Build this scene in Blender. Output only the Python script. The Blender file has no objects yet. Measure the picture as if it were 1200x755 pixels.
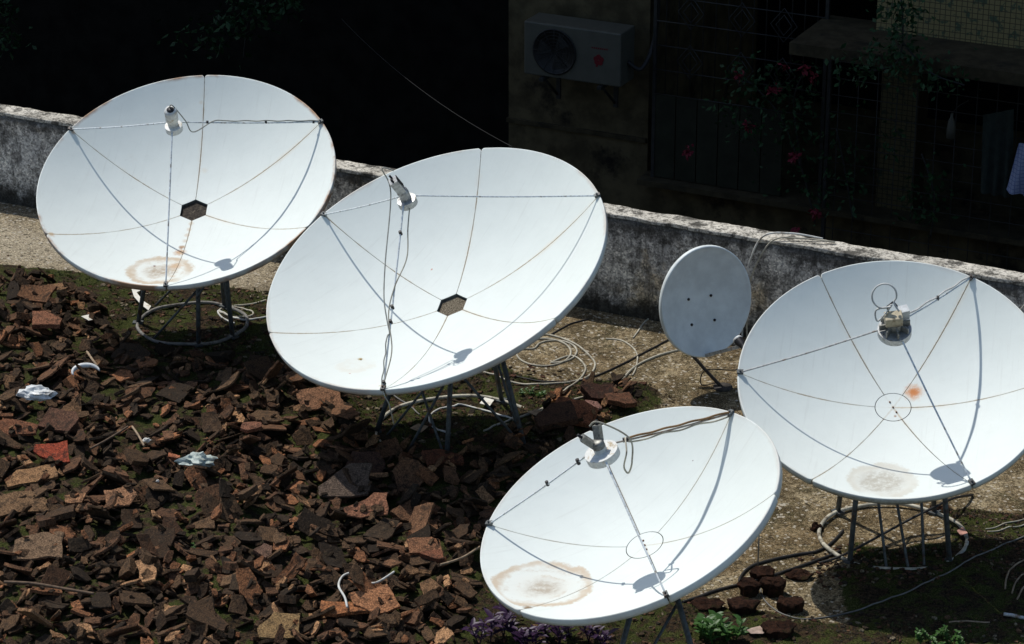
import bpy, math, random
import numpy as np
from mathutils import Vector, Matrix, noise as mnoise
R_ = math.radians
rnd = random.Random(7)
nr = np.random.RandomState(5)
sc = bpy.context.scene
col = sc.collection

# ------------------------------------------------------------------ camera
FW = 1200 * 100 / 36.0
PITCH = R_(22.5)
DIST = 17.0
fwd = np.array([0, math.cos(PITCH), -math.sin(PITCH)])
cup = np.array([0, math.sin(PITCH), math.cos(PITCH)])
crt = np.array([1.0, 0, 0])
CAM = -DIST * fwd
cd = bpy.data.cameras.new('camera'); cam = bpy.data.objects.new('camera', cd); col.objects.link(cam)
cd.lens = 100; cd.sensor_width = 36; cd.clip_start = .1; cd.clip_end = 500
cam.location = CAM; cam.rotation_euler = (R_(90) - PITCH, 0, 0)
sc.camera = cam

def ray(u, v):
    d = fwd + crt * (u - 600) / FW + cup * (377.5 - v) / FW
    return d / np.linalg.norm(d)
def G(u, v, z=0.0):
    """point of the horizontal plane z seen at photo position u, v"""
    d = ray(u, v); p = CAM + d * (z - CAM[2]) / d[2]
    return Vector(p)
def proj(P):
    q = np.asarray(P, float) - CAM
    z = q @ fwd
    return 600 + FW * (q @ crt) / z, 377.5 - FW * (q @ cup) / z
# directions of the parapet and of the houses behind it
WDIR = Vector((.8996, -.4368, 0)).normalized()
WNRM = Vector((.4368, .8996, 0)).normalized()
def A(u, v, off):
    """point of the vertical plane parallel to the parapet at distance off"""
    d = ray(u, v); n = np.array(WNRM); t = (off - n @ CAM) / (n @ d)
    return Vector(CAM + d * t)
def WP(s, off, z): return WDIR * s + WNRM * off + Vector((0, 0, z))
def sz(u, v, off):
    p = A(u, v, off); return p.dot(WDIR), p.z

# ------------------------------------------------------------------ world and sun
SUN = Vector((-.345, .40, .848)).normalized()
w = bpy.data.worlds.new('World'); sc.world = w; w.use_nodes = True
nt = w.node_tree
bg = nt.nodes['Background']; sky = nt.nodes.new('ShaderNodeTexSky')
sky.sky_type = 'NISHITA'; sky.sun_disc = False
sky.sun_elevation = math.asin(SUN.z); sky.sun_rotation = math.atan2(SUN.x, SUN.y)
nt.links.new(sky.outputs[0], bg.inputs[0]); bg.inputs[1].default_value = .125
sl = bpy.data.lights.new('sun', 'SUN'); sl.energy = 3.7; sl.angle = R_(.53); sl.color = (1, .965, .92)
so = bpy.data.objects.new('sun', sl); col.objects.link(so)
so.rotation_euler = SUN.to_track_quat('Z', 'Y').to_euler(); so.location = SUN * 30
sc.view_settings.view_transform = 'Standard'; sc.view_settings.look = 'None'
sc.view_settings.exposure = 0; sc.view_settings.gamma = 1

# ------------------------------------------------------------------ object helpers
def tag(o, label=None, cat=None, group=None, kind=None):
    if label: o['label'] = label
    if cat: o['category'] = cat
    if group: o['group'] = group
    if kind: o['kind'] = kind
    return o
def empty(name, loc, label=None, cat=None, group=None):
    o = bpy.data.objects.new(name, None); col.objects.link(o); o.location = loc
    o.empty_display_size = .1
    return tag(o, label, cat, group)

class MB:
    def __init__(s): s.v = []; s.f = []; s.sm = []
    def add(s, vs, fs, smooth=False):
        b = len(s.v); s.v += [tuple(map(float, p)) for p in vs]
        s.f += [tuple(b + i for i in f) for f in fs]; s.sm += [smooth] * len(fs); return s
    def obox(s, c, ax, ay, az, hx, hy, hz):
        c = Vector(c); ax = Vector(ax) * hx; ay = Vector(ay) * hy; az = Vector(az) * hz
        vs = [c + ax * i + ay * j + az * k for k in (-1, 1) for j in (-1, 1) for i in (-1, 1)]
        return s.add(vs, [(0, 2, 3, 1), (4, 5, 7, 6), (0, 1, 5, 4), (2, 6, 7, 3), (0, 4, 6, 2), (1, 3, 7, 5)])
    def box(s, c, h): return s.obox(c, (1, 0, 0), (0, 1, 0), (0, 0, 1), *h)
    def wbox(s, s0, s1, o0, o1, z0, z1):
        """box aligned with the facade directions"""
        return s.obox(WP((s0 + s1) / 2, (o0 + o1) / 2, (z0 + z1) / 2), WDIR, WNRM, (0, 0, 1),
                      (s1 - s0) / 2, (o1 - o0) / 2, (z1 - z0) / 2)
    def tube(s, pts, r, seg=8, closed=False, cap=True):
        pts = [Vector(p) for p in pts]; n = len(pts); rings = []
        prev = None
        for i, p in enumerate(pts):
            if closed: t = pts[(i + 1) % n] - pts[i - 1]
            else: t = pts[min(i + 1, n - 1)] - pts[max(i - 1, 0)]
            if t.length < 1e-9: t = Vector((0, 0, 1))
            t.normalize()
            if prev is None:
                a = Vector((0, 0, 1)) if abs(t.z) < .9 else Vector((1, 0, 0))
                x = a.cross(t).normalized()
            else: x = (prev - t * prev.dot(t)).normalized()
            prev = x; y = t.cross(x)
            rr = r[i] if isinstance(r, (list, tuple)) else r
            rings.append([p + x * (math.cos(6.28318 * k / seg) * rr) + y * (math.sin(6.28318 * k / seg) * rr) for k in range(seg)])
        vs = [q for g in rings for q in g]; fs = []
        for i in range(n if closed else n - 1):
            j = (i + 1) % n
            for k in range(seg):
                l = (k + 1) % seg
                fs.append((i * seg + k, i * seg + l, j * seg + l, j * seg + k))
        s.add(vs, fs, True)
        if cap and not closed:
            b = len(s.v) - len(vs)
            s.f.append(tuple(b + k for k in range(seg))[::-1]); s.sm.append(False)
            s.f.append(tuple(b + (n - 1) * seg + k for k in range(seg))); s.sm.append(False)
        return s
    def lathe(s, prof, M=Matrix.Identity(4), seg=32, smooth=True):
        vs = []; fs = []
        for (r, z) in prof:
            for k in range(seg):
                a = 2 * math.pi * k / seg; vs.append(M @ Vector((r * math.cos(a), r * math.sin(a), z)))
        for i in range(len(prof) - 1):
            for k in range(seg):
                l = (k + 1) % seg; fs.append((i * seg + k, i * seg + l, (i + 1) * seg + l, (i + 1) * seg + k))
        return s.add(vs, fs, smooth)
    def prism(s, poly, z0, z1, M=Matrix.Identity(4)):
        n = len(poly)
        vs = [M @ Vector((x, y, z0)) for x, y in poly] + [M @ Vector((x, y, z1)) for x, y in poly]
        fs = [tuple(range(n))[::-1], tuple(range(n, 2 * n))] + [(i, (i + 1) % n, n + (i + 1) % n, n + i) for i in range(n)]
        return s.add(vs, fs)
    def build(s, name, mat, parent=None, loc=None, attr=None):
        me = bpy.data.meshes.new(name); me.from_pydata(s.v, [], s.f); me.update()
        me.polygons.foreach_set('use_smooth', s.sm)
        if attr is not None:
            at = me.attributes.new('tint', 'FLOAT_COLOR', 'POINT')
            at.data.foreach_set('color', np.asarray(attr, np.float32).ravel())
        me.materials.append(mat)
        o = bpy.data.objects.new(name, me); col.objects.link(o)
        if parent: o.parent = parent
        if loc is not None: o.location = loc
        return o
def spline(pts, n=8, closed=False):
    pts = [Vector(p) for p in pts]; out = []; m = len(pts)
    for i in range(m if closed else m - 1):
        g = lambda k: pts[k % m] if closed else pts[max(0, min(m - 1, k))]
        p0, p1, p2, p3 = g(i - 1), g(i), g(i + 1), g(i + 2)
        for k in range(n):
            t = k / n
            out.append(.5 * ((2 * p1) + (p2 - p0) * t + (2 * p0 - 5 * p1 + 4 * p2 - p3) * t * t + (3 * p1 - p0 - 3 * p2 + p3) * t ** 3))
    if not closed: out.append(pts[-1])
    return out

# ------------------------------------------------------------------ materials
class NT:
    def __init__(s, name):
        s.m = bpy.data.materials.new(name); s.m.use_nodes = True; s.t = s.m.node_tree
        s.b = s.t.nodes['Principled BSDF']; s.out = s.t.nodes['Material Output']
    def n(s, typ, **kw):
        x = s.t.nodes.new(typ)
        for k, v in kw.items():
            if k.startswith('i_'):
                key = k[2:]; key = int(key) if key.isdigit() else key.replace('_', ' ')
                s.set(x.inputs[key], v)
            else: setattr(x, k, v)
        return x
    def set(s, inp, v):
        if hasattr(v, 'is_output') or isinstance(v, bpy.types.NodeSocket): s.t.links.new(v, inp)
        else: inp.default_value = v
    def math(s, op, a, b=0.0, clamp=False):
        x = s.n('ShaderNodeMath', operation=op, use_clamp=clamp); s.set(x.inputs[0], a); s.set(x.inputs[1], b); return x.outputs[0]
    def coord(s, k='Object'): return s.n('ShaderNodeTexCoord').outputs[k]
    def noise(s, vec, scale, detail=6, rough=.6, dist=0):
        x = s.n('ShaderNodeTexNoise'); s.set(x.inputs['Vector'], vec); x.inputs['Scale'].default_value = scale
        x.inputs['Detail'].default_value = detail; x.inputs['Roughness'].default_value = rough; x.inputs['Distortion'].default_value = dist
        return x.outputs['Fac']
    def vor(s, vec, scale, out='Distance', feature='F1'):
        x = s.n('ShaderNodeTexVoronoi', feature=feature); s.set(x.inputs['Vector'], vec); x.inputs['Scale'].default_value = scale
        return x.outputs[out]
    def ramp(s, fac, stops, mode='LINEAR'):
        x = s.n('ShaderNodeValToRGB'); s.set(x.inputs[0], fac); e = x.color_ramp; e.interpolation = mode
        while len(e.elements) < len(stops): e.elements.new(.5)
        for el, (p, c) in zip(e.elements, stops):
            el.position = p; el.color = (c, c, c, 1) if isinstance(c, (int, float)) else (*c, 1)
        return x.outputs[0]
    def step(s, v, a, b):
        x = s.n('ShaderNodeMapRange'); x.interpolation_type = 'SMOOTHSTEP'; s.set(x.inputs[0], v)
        x.inputs[1].default_value = a; x.inputs[2].default_value = b; return x.outputs[0]
    def mix(s, fac, a, b, mode='MIX'):
        x = s.n('ShaderNodeMix', data_type='RGBA', blend_type=mode)
        s.set(x.inputs[0], fac)
        for i, v in ((6, a), (7, b)):
            if isinstance(v, tuple) and len(v) == 3: v = (*v, 1)
            s.set(x.inputs[i], v)
        return x.outputs[2]
    def bump(s, h, strength=.5, dist=.01, normal=None):
        x = s.n('ShaderNodeBump'); s.set(x.inputs['Height'], h); x.inputs['Strength'].default_value = strength
        x.inputs['Distance'].default_value = dist
        if normal is not None: s.set(x.inputs['Normal'], normal)
        return x.outputs[0]
    def fin(s, color, rough=.8, normal=None, metal=0.0, spec=.3):
        if isinstance(color, tuple) and len(color) == 3: color = (*color, 1)
        s.set(s.b.inputs['Base Color'], color); s.set(s.b.inputs['Roughness'], rough); s.set(s.b.inputs['Metallic'], metal)
        s.b.inputs['Specular IOR Level'].default_value = spec
        if normal is not None: s.set(s.b.inputs['Normal'], normal)
        return s.m

def simple(name, c, rough=.7, metal=0.0, var=.35, scale=30, spec=.3, dirt=None, bump=.15):
    t = NT(name); v = t.coord()
    n = t.noise(v, scale, 5)
    base = t.mix(t.step(n, .3, .7), tuple(x * (1 - var) for x in c), tuple(min(.9, x * (1 + var * .6)) for x in c))
    if dirt: base = t.mix(t.step(t.noise(v, scale * .45, 6, .7), .52, .68), base, dirt)
    return t.fin(base, rough, t.bump(n, bump, .004), metal, spec)

M = {}
M['galv'] = simple('galvanised_tube', (.085, .095, .095), .55, .2, .4, 40, dirt=(.07, .035, .018))
M['galv_light'] = simple('light_tube', (.46, .47, .45), .45, .2, .3, 50, dirt=(.2, .12, .06))
M['ring'] = simple('ring_paint', (.50, .47, .37), .6, 0, .45, 14, dirt=(.08, .055, .035))
M['darkpipe'] = simple('dark_rusty_pipe', (.04, .034, .028), .7, 0, .4, 30)
M['darkring'] = simple('dark_rusted_ring', (.22, .21, .185), .65, 0, .5, 18, dirt=(.05, .035, .022))
M['strut'] = simple('strut_metal', (.70, .75, .75), .45, 0, .2, 60, dirt=(.3, .27, .22))
M['rusty_strut'] = simple('rusty_strut_metal', (.34, .3, .25), .5, .2, .3, 30, dirt=(.22, .11, .04))
M['black'] = simple('black_rubber', (.018, .018, .019), .5, 0, .3, 60)
M['silver'] = simple('cast_aluminium', (.42, .43, .42), .4, .5, .3, 60, dirt=(.12, .11, .09))
M['lnb_white'] = simple('lnb_white', (.66, .67, .63), .45, 0, .15, 60, dirt=(.38, .3, .18))
M['lnb_beige'] = simple('lnb_beige', (.5, .43, .29), .5, 0, .2, 60, dirt=(.25, .19, .11))
M['lnb_grey'] = simple('lnb_grey', (.26, .26, .23), .45, .3, .3, 70, dirt=(.09, .08, .06))
M['cable_beige'] = simple('beige_cable', (.44, .41, .32), .6, 0, .3, 14, dirt=(.12, .1, .07))
M['cable_black'] = simple('black_cable', (.022, .021, .02), .55, 0, .4, 20, dirt=(.05, .042, .03))
M['cable_white'] = simple('white_cable', (.6, .6, .55), .5, 0, .2, 20, dirt=(.3, .26, .2))
M['cable_lgrey'] = simple('pale_grey_cable', (.36, .36, .31), .6, 0, .3, 20)
M['cable_grey'] = simple('grey_cable', (.15, .145, .13), .6, 0, .3, 20)
M['plastic'] = simple('white_plastic', (.62, .64, .62), .4, 0, .2, 40, dirt=(.3, .28, .24))
M['paper'] = simple('dirty_paper', (.72, .70, .62), .8, 0, .12, 40, dirt=(.45, .4, .3))
M['wood'] = simple('weathered_wood', (.12, .08, .05), .85, 0, .5, 30)
M['palewood'] = simple('pale_twig', (.30, .22, .14), .85, 0, .4, 30)

def dish_material(name, frame, V, R, sag, puddle=None, spots=(), seams=1.0, grime=.3, edge=.3, base=(.705, .75, .70)):
    t = NT(name); P = t.coord()
    sep = t.n('ShaderNodeSeparateXYZ'); t.set(sep.inputs[0], P); x, y, z = sep.outputs
    r = t.math('SQRT', t.math('ADD', t.math('MULTIPLY', x, x), t.math('MULTIPLY', y, y)))
    a = t.math('ARCTAN2', y, x)
    ds = t.math('MULTIPLY', r, t.math('DIVIDE', t.math('ABSOLUTE', t.math('SINE', t.math('MULTIPLY', a, 3.0))), 3.0))
    big = t.noise(P, 2.2, 4, .6); fine = t.noise(P, 45, 6, .7); mid = t.noise(P, 9, 7, .7)
    c = t.mix(t.step(mid, .25, .8), base, tuple(q * .955 for q in base))
    c = t.mix(t.math('MULTIPLY', t.step(fine, .56, .8), grime), c, (.5, .49, .44))
    c = t.mix(t.math('MULTIPLY', t.step(t.noise(P, 5.5, 8, .75), .60, .78), grime * .6), c, (.55, .52, .43))
    # sealant and rust along the seams between the petals
    jit = t.math('ADD', ds, t.math('MULTIPLY', t.math('SUBTRACT', fine, .5), .012))
    m1 = t.math('MULTIPLY', t.step(jit, .0062, .002), t.math('MULTIPLY', t.step(t.noise(P, 3.2, 4), .38, .62), seams))
    c = t.mix(m1, c, (.50, .44, .33))
    m2 = t.math('MULTIPLY', t.step(jit, .030, .006), t.math('MULTIPLY', t.step(t.noise(P, 2.7, 5), .5, .75), seams * .45))
    c = t.mix(m2, c, (.66, .60, .48))
    # rust bleeding in from the rim
    rr = t.math('ADD', r, t.math('MULTIPLY', mid, .03))
    m3 = t.math('MULTIPLY', t.step(rr, R * .997, R + .02), t.math('MULTIPLY', t.step(t.noise(P, 2.6, 5), .45, .6), edge))
    c = t.mix(m3, c, (.36, .2, .1))
    uu = frame.transposed() @ Vector((0, 0, 1)); hd = Vector((uu.x, uu.y, 0)).normalized(); sd_ = Vector((-hd.y, hd.x, 0))
    d1_ = t.n('ShaderNodeVectorMath', operation='DOT_PRODUCT'); t.set(d1_.inputs[0], P); d1_.inputs[1].default_value = hd
    d2_ = t.n('ShaderNodeVectorMath', operation='DOT_PRODUCT'); t.set(d2_.inputs[0], P); d2_.inputs[1].default_value = sd_
    cmb = t.n('ShaderNodeCombineXYZ'); t.set(cmb.inputs[0], t.math('MULTIPLY', d1_.outputs['Value'], 2.2)); t.set(cmb.inputs[1], t.math('MULTIPLY', d2_.outputs['Value'], 38.0))
    c = t.mix(t.math('MULTIPLY', t.step(t.noise(cmb.outputs[0], 1.0, 5, .65), .54, .74), .28), c, (.52, .54, .49))
    if puddle:
        u = frame.transposed() @ Vector((0, 0, 1))
        k = sag / R ** 2
        el = math.asin(max(-1, min(1, u.z)))
        # lowest point of the bowl
        hx = Vector((u.x, u.y)); rl = hx.length / u.z / (2 * k)
        low = Vector((-u.x, -u.y)).normalized() * rl
        hmin = low.x * u.x + low.y * u.y + k * rl ** 2 * u.z
        dt = t.n('ShaderNodeVectorMath', operation='DOT_PRODUCT'); t.set(dt.inputs[0], P); dt.inputs[1].default_value = u
        h = t.math('MAXIMUM', t.math('SUBTRACT', dt.outputs['Value'], hmin), 0.0)
        d = t.math('SQRT', t.math('DIVIDE', h, k * u.z))
        cut = t.step(r, R * .985, R * .97)
        d = t.math('ADD', d, t.math('MULTIPLY', t.math('SUBTRACT', t.noise(P, 9, 8, .72), .5), .13))
        r1, r0, s_ring, s_fill, colr = puddle
        ring = t.math('MULTIPLY', t.step(d, r1 - .065, r1 - .02), t.step(d, r1 + .012, r1 - .012))
        ring = t.math('MULTIPLY', ring, t.step(t.noise(P, 5, 3), .2, .55))
        c = t.mix(t.math('MULTIPLY', t.math('MULTIPLY', ring, cut), s_ring), c, colr)
        for q_ in (.74, .52):
            ln_ = t.math('MULTIPLY', t.step(d, r1 * q_ - .03, r1 * q_ - .004), t.step(d, r1 * q_ + .004, r1 * q_))
            ln_ = t.math('MULTIPLY', t.math('MULTIPLY', ln_, cut), t.step(t.noise(P, 8, 4, .7), .48, .66))
            c = t.mix(t.math('MULTIPLY', ln_, s_ring * .6), c, tuple(v_ * .9 for v_ in colr))
        wash = t.math('MULTIPLY', t.step(d, r1, r0 * .8), cut)
        c = t.mix(t.math('MULTIPLY', wash, .35 * s_ring), c, (.62, .56, .46))
        fill = t.math('MULTIPLY', t.step(d, r0 + .02, r0 - .06), t.step(t.noise(P, 30, 6, .75), .25, .62))
        c = t.mix(t.math('MULTIPLY', fill, s_fill), c, tuple(q * .7 for q in colr))
    for (sx, sy, rad, colr, amt) in spots:
        ln = t.n('ShaderNodeVectorMath', operation='DISTANCE'); t.set(ln.inputs[0], P)
        ln.inputs[1].default_value = (sx, sy, sag * (sx * sx + sy * sy) / R ** 2)
        dd = t.math('ADD', ln.outputs['Value'], t.math('MULTIPLY', t.math('SUBTRACT', fine, .5), rad * 1.3))
        c = t.mix(t.math('MULTIPLY', t.step(dd, rad, rad * .15), amt), c, colr)
    return t.fin(c, .6, t.bump(t.noise(P, 4, 3), .25, .012), 0, .2)

def terracotta():
    t = NT('old_terracotta'); P = t.coord(); at = t.n('ShaderNodeAttribute', attribute_name='tint').outputs['Color']
    n = t.noise(P, 22, 8, .75); f = t.noise(P, 120, 6, .75)
    bri = t.mix(1.0, at, (1.8, 1.75, 1.6), 'MULTIPLY')
    c = t.mix(t.step(f, .38, .62), t.mix(1.0, at, (.55, .5, .45), 'MULTIPLY'), bri)
    c = t.mix(t.math('MULTIPLY', t.step(n, .46, .66), .85), c, (.020, .015, .010))
    c = t.mix(t.math('MULTIPLY', t.step(t.noise(P, 210, 4, .8), .52, .62), .75), c, (.010, .008, .006))
    c = t.mix(t.math('MULTIPLY', t.step(t.noise(P, 75, 7, .7), .56, .68), .55), c, (.17, .115, .065))
    c = t.mix(t.math('MULTIPLY', t.step(t.noise(P, 9, 6, .7), .60, .72), .6), c, (.025, .032, .008))
    h = t.math('ADD', n, t.math('MULTIPLY', f, .35))
    return t.fin(c, .9, t.bump(h, 1.0, .018), 0, .2)
M['tile'] = terracotta()

def floor_mat():
    t = NT('rooftop_ground'); P = t.coord(); at = t.n('ShaderNodeAttribute', attribute_name='tint')
    sep = t.n('ShaderNodeSeparateColor'); t.set(sep.inputs[0], at.outputs['Color']); moss, rub, dry = sep.outputs[0], sep.outputs[1], sep.outputs[2]
    n1 = t.noise(P, 1.6, 8, .65); n2 = t.noise(P, 7, 8, .7); n3 = t.noise(P, 55, 6, .75); n4 = t.noise(P, 160, 3, .8)
    c = t.mix(t.step(n2, .40, .60), (.30, .235, .145), (.12, .085, .045))
    c = t.mix(t.math('MULTIPLY', t.step(n1, .48, .58), .8), c, (.42, .36, .25))
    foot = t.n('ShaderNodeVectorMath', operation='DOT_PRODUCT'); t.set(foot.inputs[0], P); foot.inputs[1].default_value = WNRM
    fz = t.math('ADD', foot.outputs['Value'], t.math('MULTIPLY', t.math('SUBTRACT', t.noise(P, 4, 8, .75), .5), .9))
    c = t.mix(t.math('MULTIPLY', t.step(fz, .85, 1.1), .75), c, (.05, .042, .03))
    c = t.mix(t.math('MULTIPLY', t.step(t.noise(P, 3.3, 9, .75), .49, .57), .85), c, (.085, .062, .028))
    c = t.mix(t.math('MULTIPLY', t.step(n3, .50, .58), .65), c, (.095, .068, .035))
    c = t.mix(t.math('MULTIPLY', t.step(t.noise(P, 24, 8, .8), .55, .62), .7), c, (.06, .048, .03))
    c = t.mix(t.math('MULTIPLY', t.step(t.noise(P, 2.4, 9, .78), .55, .62), .7), c, (.055, .052, .022))
    c = t.mix(t.math('MULTIPLY', t.step(n4, .55, .61), .7), c, (.60, .54, .42))
    c = t.mix(t.math('MULTIPLY', t.step(t.noise(P, 95, 4, .8), .55, .6), .85), c, (.035, .027, .016))
    c = t.mix(t.math('MULTIPLY', dry, .85), c, t.mix(t.step(n4, .40, .56), (.25, .22, .17), (.56, .51, .42)))
    gr_ = t.n('ShaderNodeSeparateColor'); t.set(gr_.inputs[0], t.vor(P, 120, 'Color')); g1 = gr_.outputs[0]
    g2_ = t.n('ShaderNodeSeparateColor'); t.set(g2_.inputs[0], t.vor(P, 75, 'Color')); g2 = g2_.outputs[1]
    c = t.mix(1.0, c, t.ramp(g1, [(0, (.68, .62, .5)), (.3, (1.0, .95, .83)), (.7, (1.25, 1.19, 1.04)), (1, (1.75, 1.66, 1.44))]), 'MULTIPLY')
    c = t.mix(t.math('MULTIPLY', t.step(g2, .88, .92), .7), c, (.05, .04, .025))
    c = t.mix(t.math('MULTIPLY', t.step(g2, .07, .04), .8), c, (.66, .60, .48))
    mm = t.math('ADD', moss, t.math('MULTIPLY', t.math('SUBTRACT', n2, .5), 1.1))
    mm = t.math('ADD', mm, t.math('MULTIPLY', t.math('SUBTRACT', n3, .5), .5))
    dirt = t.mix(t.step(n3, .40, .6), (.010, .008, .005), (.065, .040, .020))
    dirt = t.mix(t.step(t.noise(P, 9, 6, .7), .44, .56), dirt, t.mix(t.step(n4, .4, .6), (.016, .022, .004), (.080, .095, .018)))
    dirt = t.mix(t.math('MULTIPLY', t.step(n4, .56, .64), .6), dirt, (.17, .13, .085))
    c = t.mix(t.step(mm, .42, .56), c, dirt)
    h = t.math('ADD', t.math('ADD', t.math('MULTIPLY', n3, .6), t.math('MULTIPLY', n4, .5)), t.math('MULTIPLY', g1, .35))
    return t.fin(c, .95, t.bump(h, 1.0, .02), 0, .12)
M['floor'] = floor_mat()

def wall_mat():
    t = NT('stained_cement'); P = t.coord()
    mp = t.n('ShaderNodeMapping'); t.set(mp.inputs[0], P); mp.inputs['Scale'].default_value = (1, 1, .3)
    s = mp.outputs[0]
    sep = t.n('ShaderNodeSeparateXYZ'); t.set(sep.inputs[0], P); z = sep.outputs[2]
    n1 = t.noise(P, 3, 9, .7); n2 = t.noise(s, 14, 8, .7); n3 = t.noise(P, 60, 6, .8)
    c = t.mix(t.step(n1, .35, .65), (.54, .52, .48), (.74, .70, .62))
    c = t.mix(t.math('MULTIPLY', t.step(t.noise(P, 2.1, 7, .7), .54, .64), .8), c, (.56, .45, .29))
    c = t.mix(t.math('MULTIPLY', t.step(n2, .47, .6), .75), c, (.14, .132, .12))
    c = t.mix(t.math('MULTIPLY', t.step(t.noise(P, 6.5, 9, .8), .51, .60), .6), c, (.075, .07, .06))
    c = t.mix(t.math('MULTIPLY', t.step(n3, .54, .66), .7), c, (.04, .038, .034))
    gw_ = t.n('ShaderNodeSeparateColor'); t.set(gw_.inputs[0], t.vor(P, 90, 'Color'))
    c = t.mix(1.0, c, t.ramp(gw_.outputs[0], [(0, .5), (.5, .95), (1, 1.5)]), 'MULTIPLY')
    # black algae under the coping and along the foot
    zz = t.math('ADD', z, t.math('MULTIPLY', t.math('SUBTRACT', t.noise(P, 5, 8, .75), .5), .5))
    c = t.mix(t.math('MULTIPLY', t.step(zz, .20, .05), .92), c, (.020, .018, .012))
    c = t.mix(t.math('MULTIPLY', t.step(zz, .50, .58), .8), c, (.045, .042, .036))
    h = t.math('ADD', n3, t.math('MULTIPLY', n1, .6))
    return t.fin(c, .95, t.bump(h, .8, .012), 0, .12)
M['wall'] = wall_mat()
def coping_mat():
    t = NT('weathered_coping'); P = t.coord()
    n1 = t.noise(P, 5, 9, .75); n3 = t.noise(P, 48, 6, .8)
    c = t.mix(t.step(n1, .35, .65), (.55, .52, .44), (.72, .68, .58))
    c = t.mix(t.math('MULTIPLY', t.step(n3, .47, .6), .8), c, (.08, .07, .055))
    c = t.mix(t.math('MULTIPLY', t.step(t.noise(P, 9, 9, .75), .47, .6), .9), c, (.045, .042, .035))
    return t.fin(c, .95, t.bump(n3, .8, .012), 0, .12)
M['coping'] = coping_mat()
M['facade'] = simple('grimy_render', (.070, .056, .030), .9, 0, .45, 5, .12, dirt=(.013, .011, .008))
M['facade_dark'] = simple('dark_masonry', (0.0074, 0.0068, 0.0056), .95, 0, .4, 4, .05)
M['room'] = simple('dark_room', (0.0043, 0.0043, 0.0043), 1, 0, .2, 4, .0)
M['slab'] = simple('grimy_slab', (.042, .034, .019), .9, 0, .35, 9, .1, dirt=(.018, .016, .011))
M['sheet'] = simple('green_grey_sheet', (0.0174, 0.0192, 0.0118), .6, .1, .3, 7, .2)
M['bar'] = simple('dull_iron_bar', (0.0217, 0.0217, 0.0198), .6, .2, .3, 20)
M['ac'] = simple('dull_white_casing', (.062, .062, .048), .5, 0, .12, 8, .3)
M['ac_dark'] = simple('dark_fan', (0.0074, 0.0074, 0.0074), .5, 0, .2, 20)
M['red'] = simple('red_print', (0.0992, 0.0050, 0.0087), .5, 0, .1, 20)
M['flower'] = simple('red_petals', (0.1364, 0.0074, 0.0186), .7, 0, .3, 40)
M['leaf_dark'] = simple('dark_leaves', (0.0074, 0.0341, 0.0062), .7, 0, .5, 20)
M['cloth_green'] = simple('dark_green_cloth', (0.0186, 0.0260, 0.0211), .9, 0, .3, 14)
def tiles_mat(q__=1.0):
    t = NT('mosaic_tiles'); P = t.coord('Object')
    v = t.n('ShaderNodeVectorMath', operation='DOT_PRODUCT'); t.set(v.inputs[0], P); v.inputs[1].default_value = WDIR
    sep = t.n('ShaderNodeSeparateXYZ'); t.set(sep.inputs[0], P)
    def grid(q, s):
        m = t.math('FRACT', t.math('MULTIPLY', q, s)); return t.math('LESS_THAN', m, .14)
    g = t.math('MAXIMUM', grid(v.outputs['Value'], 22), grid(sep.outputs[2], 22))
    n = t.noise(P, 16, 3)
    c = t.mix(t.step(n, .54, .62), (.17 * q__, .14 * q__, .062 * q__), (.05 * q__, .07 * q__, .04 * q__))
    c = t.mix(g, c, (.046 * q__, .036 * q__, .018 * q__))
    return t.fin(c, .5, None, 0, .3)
M['mosaic'] = tiles_mat(); M['pillar_tiles_shaded'] = tiles_mat(.42)  # pillar gets a darkened copy of the tiles, its shade put into the colour
def check_mat():
    t = NT('checked_white_cloth'); P = t.coord()
    v = t.n('ShaderNodeVectorMath', operation='DOT_PRODUCT'); t.set(v.inputs[0], P); v.inputs[1].default_value = WDIR
    sep = t.n('ShaderNodeSeparateXYZ'); t.set(sep.inputs[0], P)
    g = t.math('MAXIMUM', t.math('LESS_THAN', t.math('FRACT', t.math('MULTIPLY', v.outputs['Value'], 30)), .18),
               t.math('LESS_THAN', t.math('FRACT', t.math('MULTIPLY', sep.outputs[2], 30)), .18))
    return t.fin(t.mix(g, (.30, .33, .46), (.15, .18, .32)), .9)
M['check'] = check_mat()
def leaf_mat(name, c1, c2):
    t = NT(name); P = t.coord()
    c = t.mix(t.noise(P, 25, 3), c1, c2)
    m = t.fin(c, .45, None, 0, .35)
    t.b.inputs['Transmission Weight'].default_value = 0
    tr = t.n('ShaderNodeBsdfTranslucent'); t.set(tr.inputs[0], c)
    mx = t.n('ShaderNodeMixShader'); mx.inputs[0].default_value = .3
    t.t.links.new(t.b.outputs[0], mx.inputs[1]); t.t.links.new(tr.outputs[0], mx.inputs[2]); t.t.links.new(mx.outputs[0], t.out.inputs[0])
    return m
M['leaf'] = leaf_mat('green_leaf', (.035, .10, .02), (.09, .19, .045))
M['purple'] = leaf_mat('purple_leaf', (.026, .010, .034), (.070, .032, .085))
M['soil'] = NT('soil_block')
t = M['soil']; P = t.coord(); n = t.noise(P, 40, 7, .75); f = t.noise(P, 140, 5, .8)
sep = t.n('ShaderNodeSeparateXYZ'); t.set(sep.inputs[0], P)
c = t.mix(t.step(n, .35, .65), (.014, .008, .006), (.075, .034, .02))
c = t.mix(t.math('MULTIPLY', t.step(f, .55, .7), .7), c, (.02, .014, .008))
c = t.mix(t.math('MULTIPLY', t.step(t.noise(P, 14, 6), .55, .65), .6), c, (.035, .035, .012))
M['soil'] = t.fin(c, .95, t.bump(t.math('ADD', n, f), 1.0, .02), 0, .1)

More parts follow.
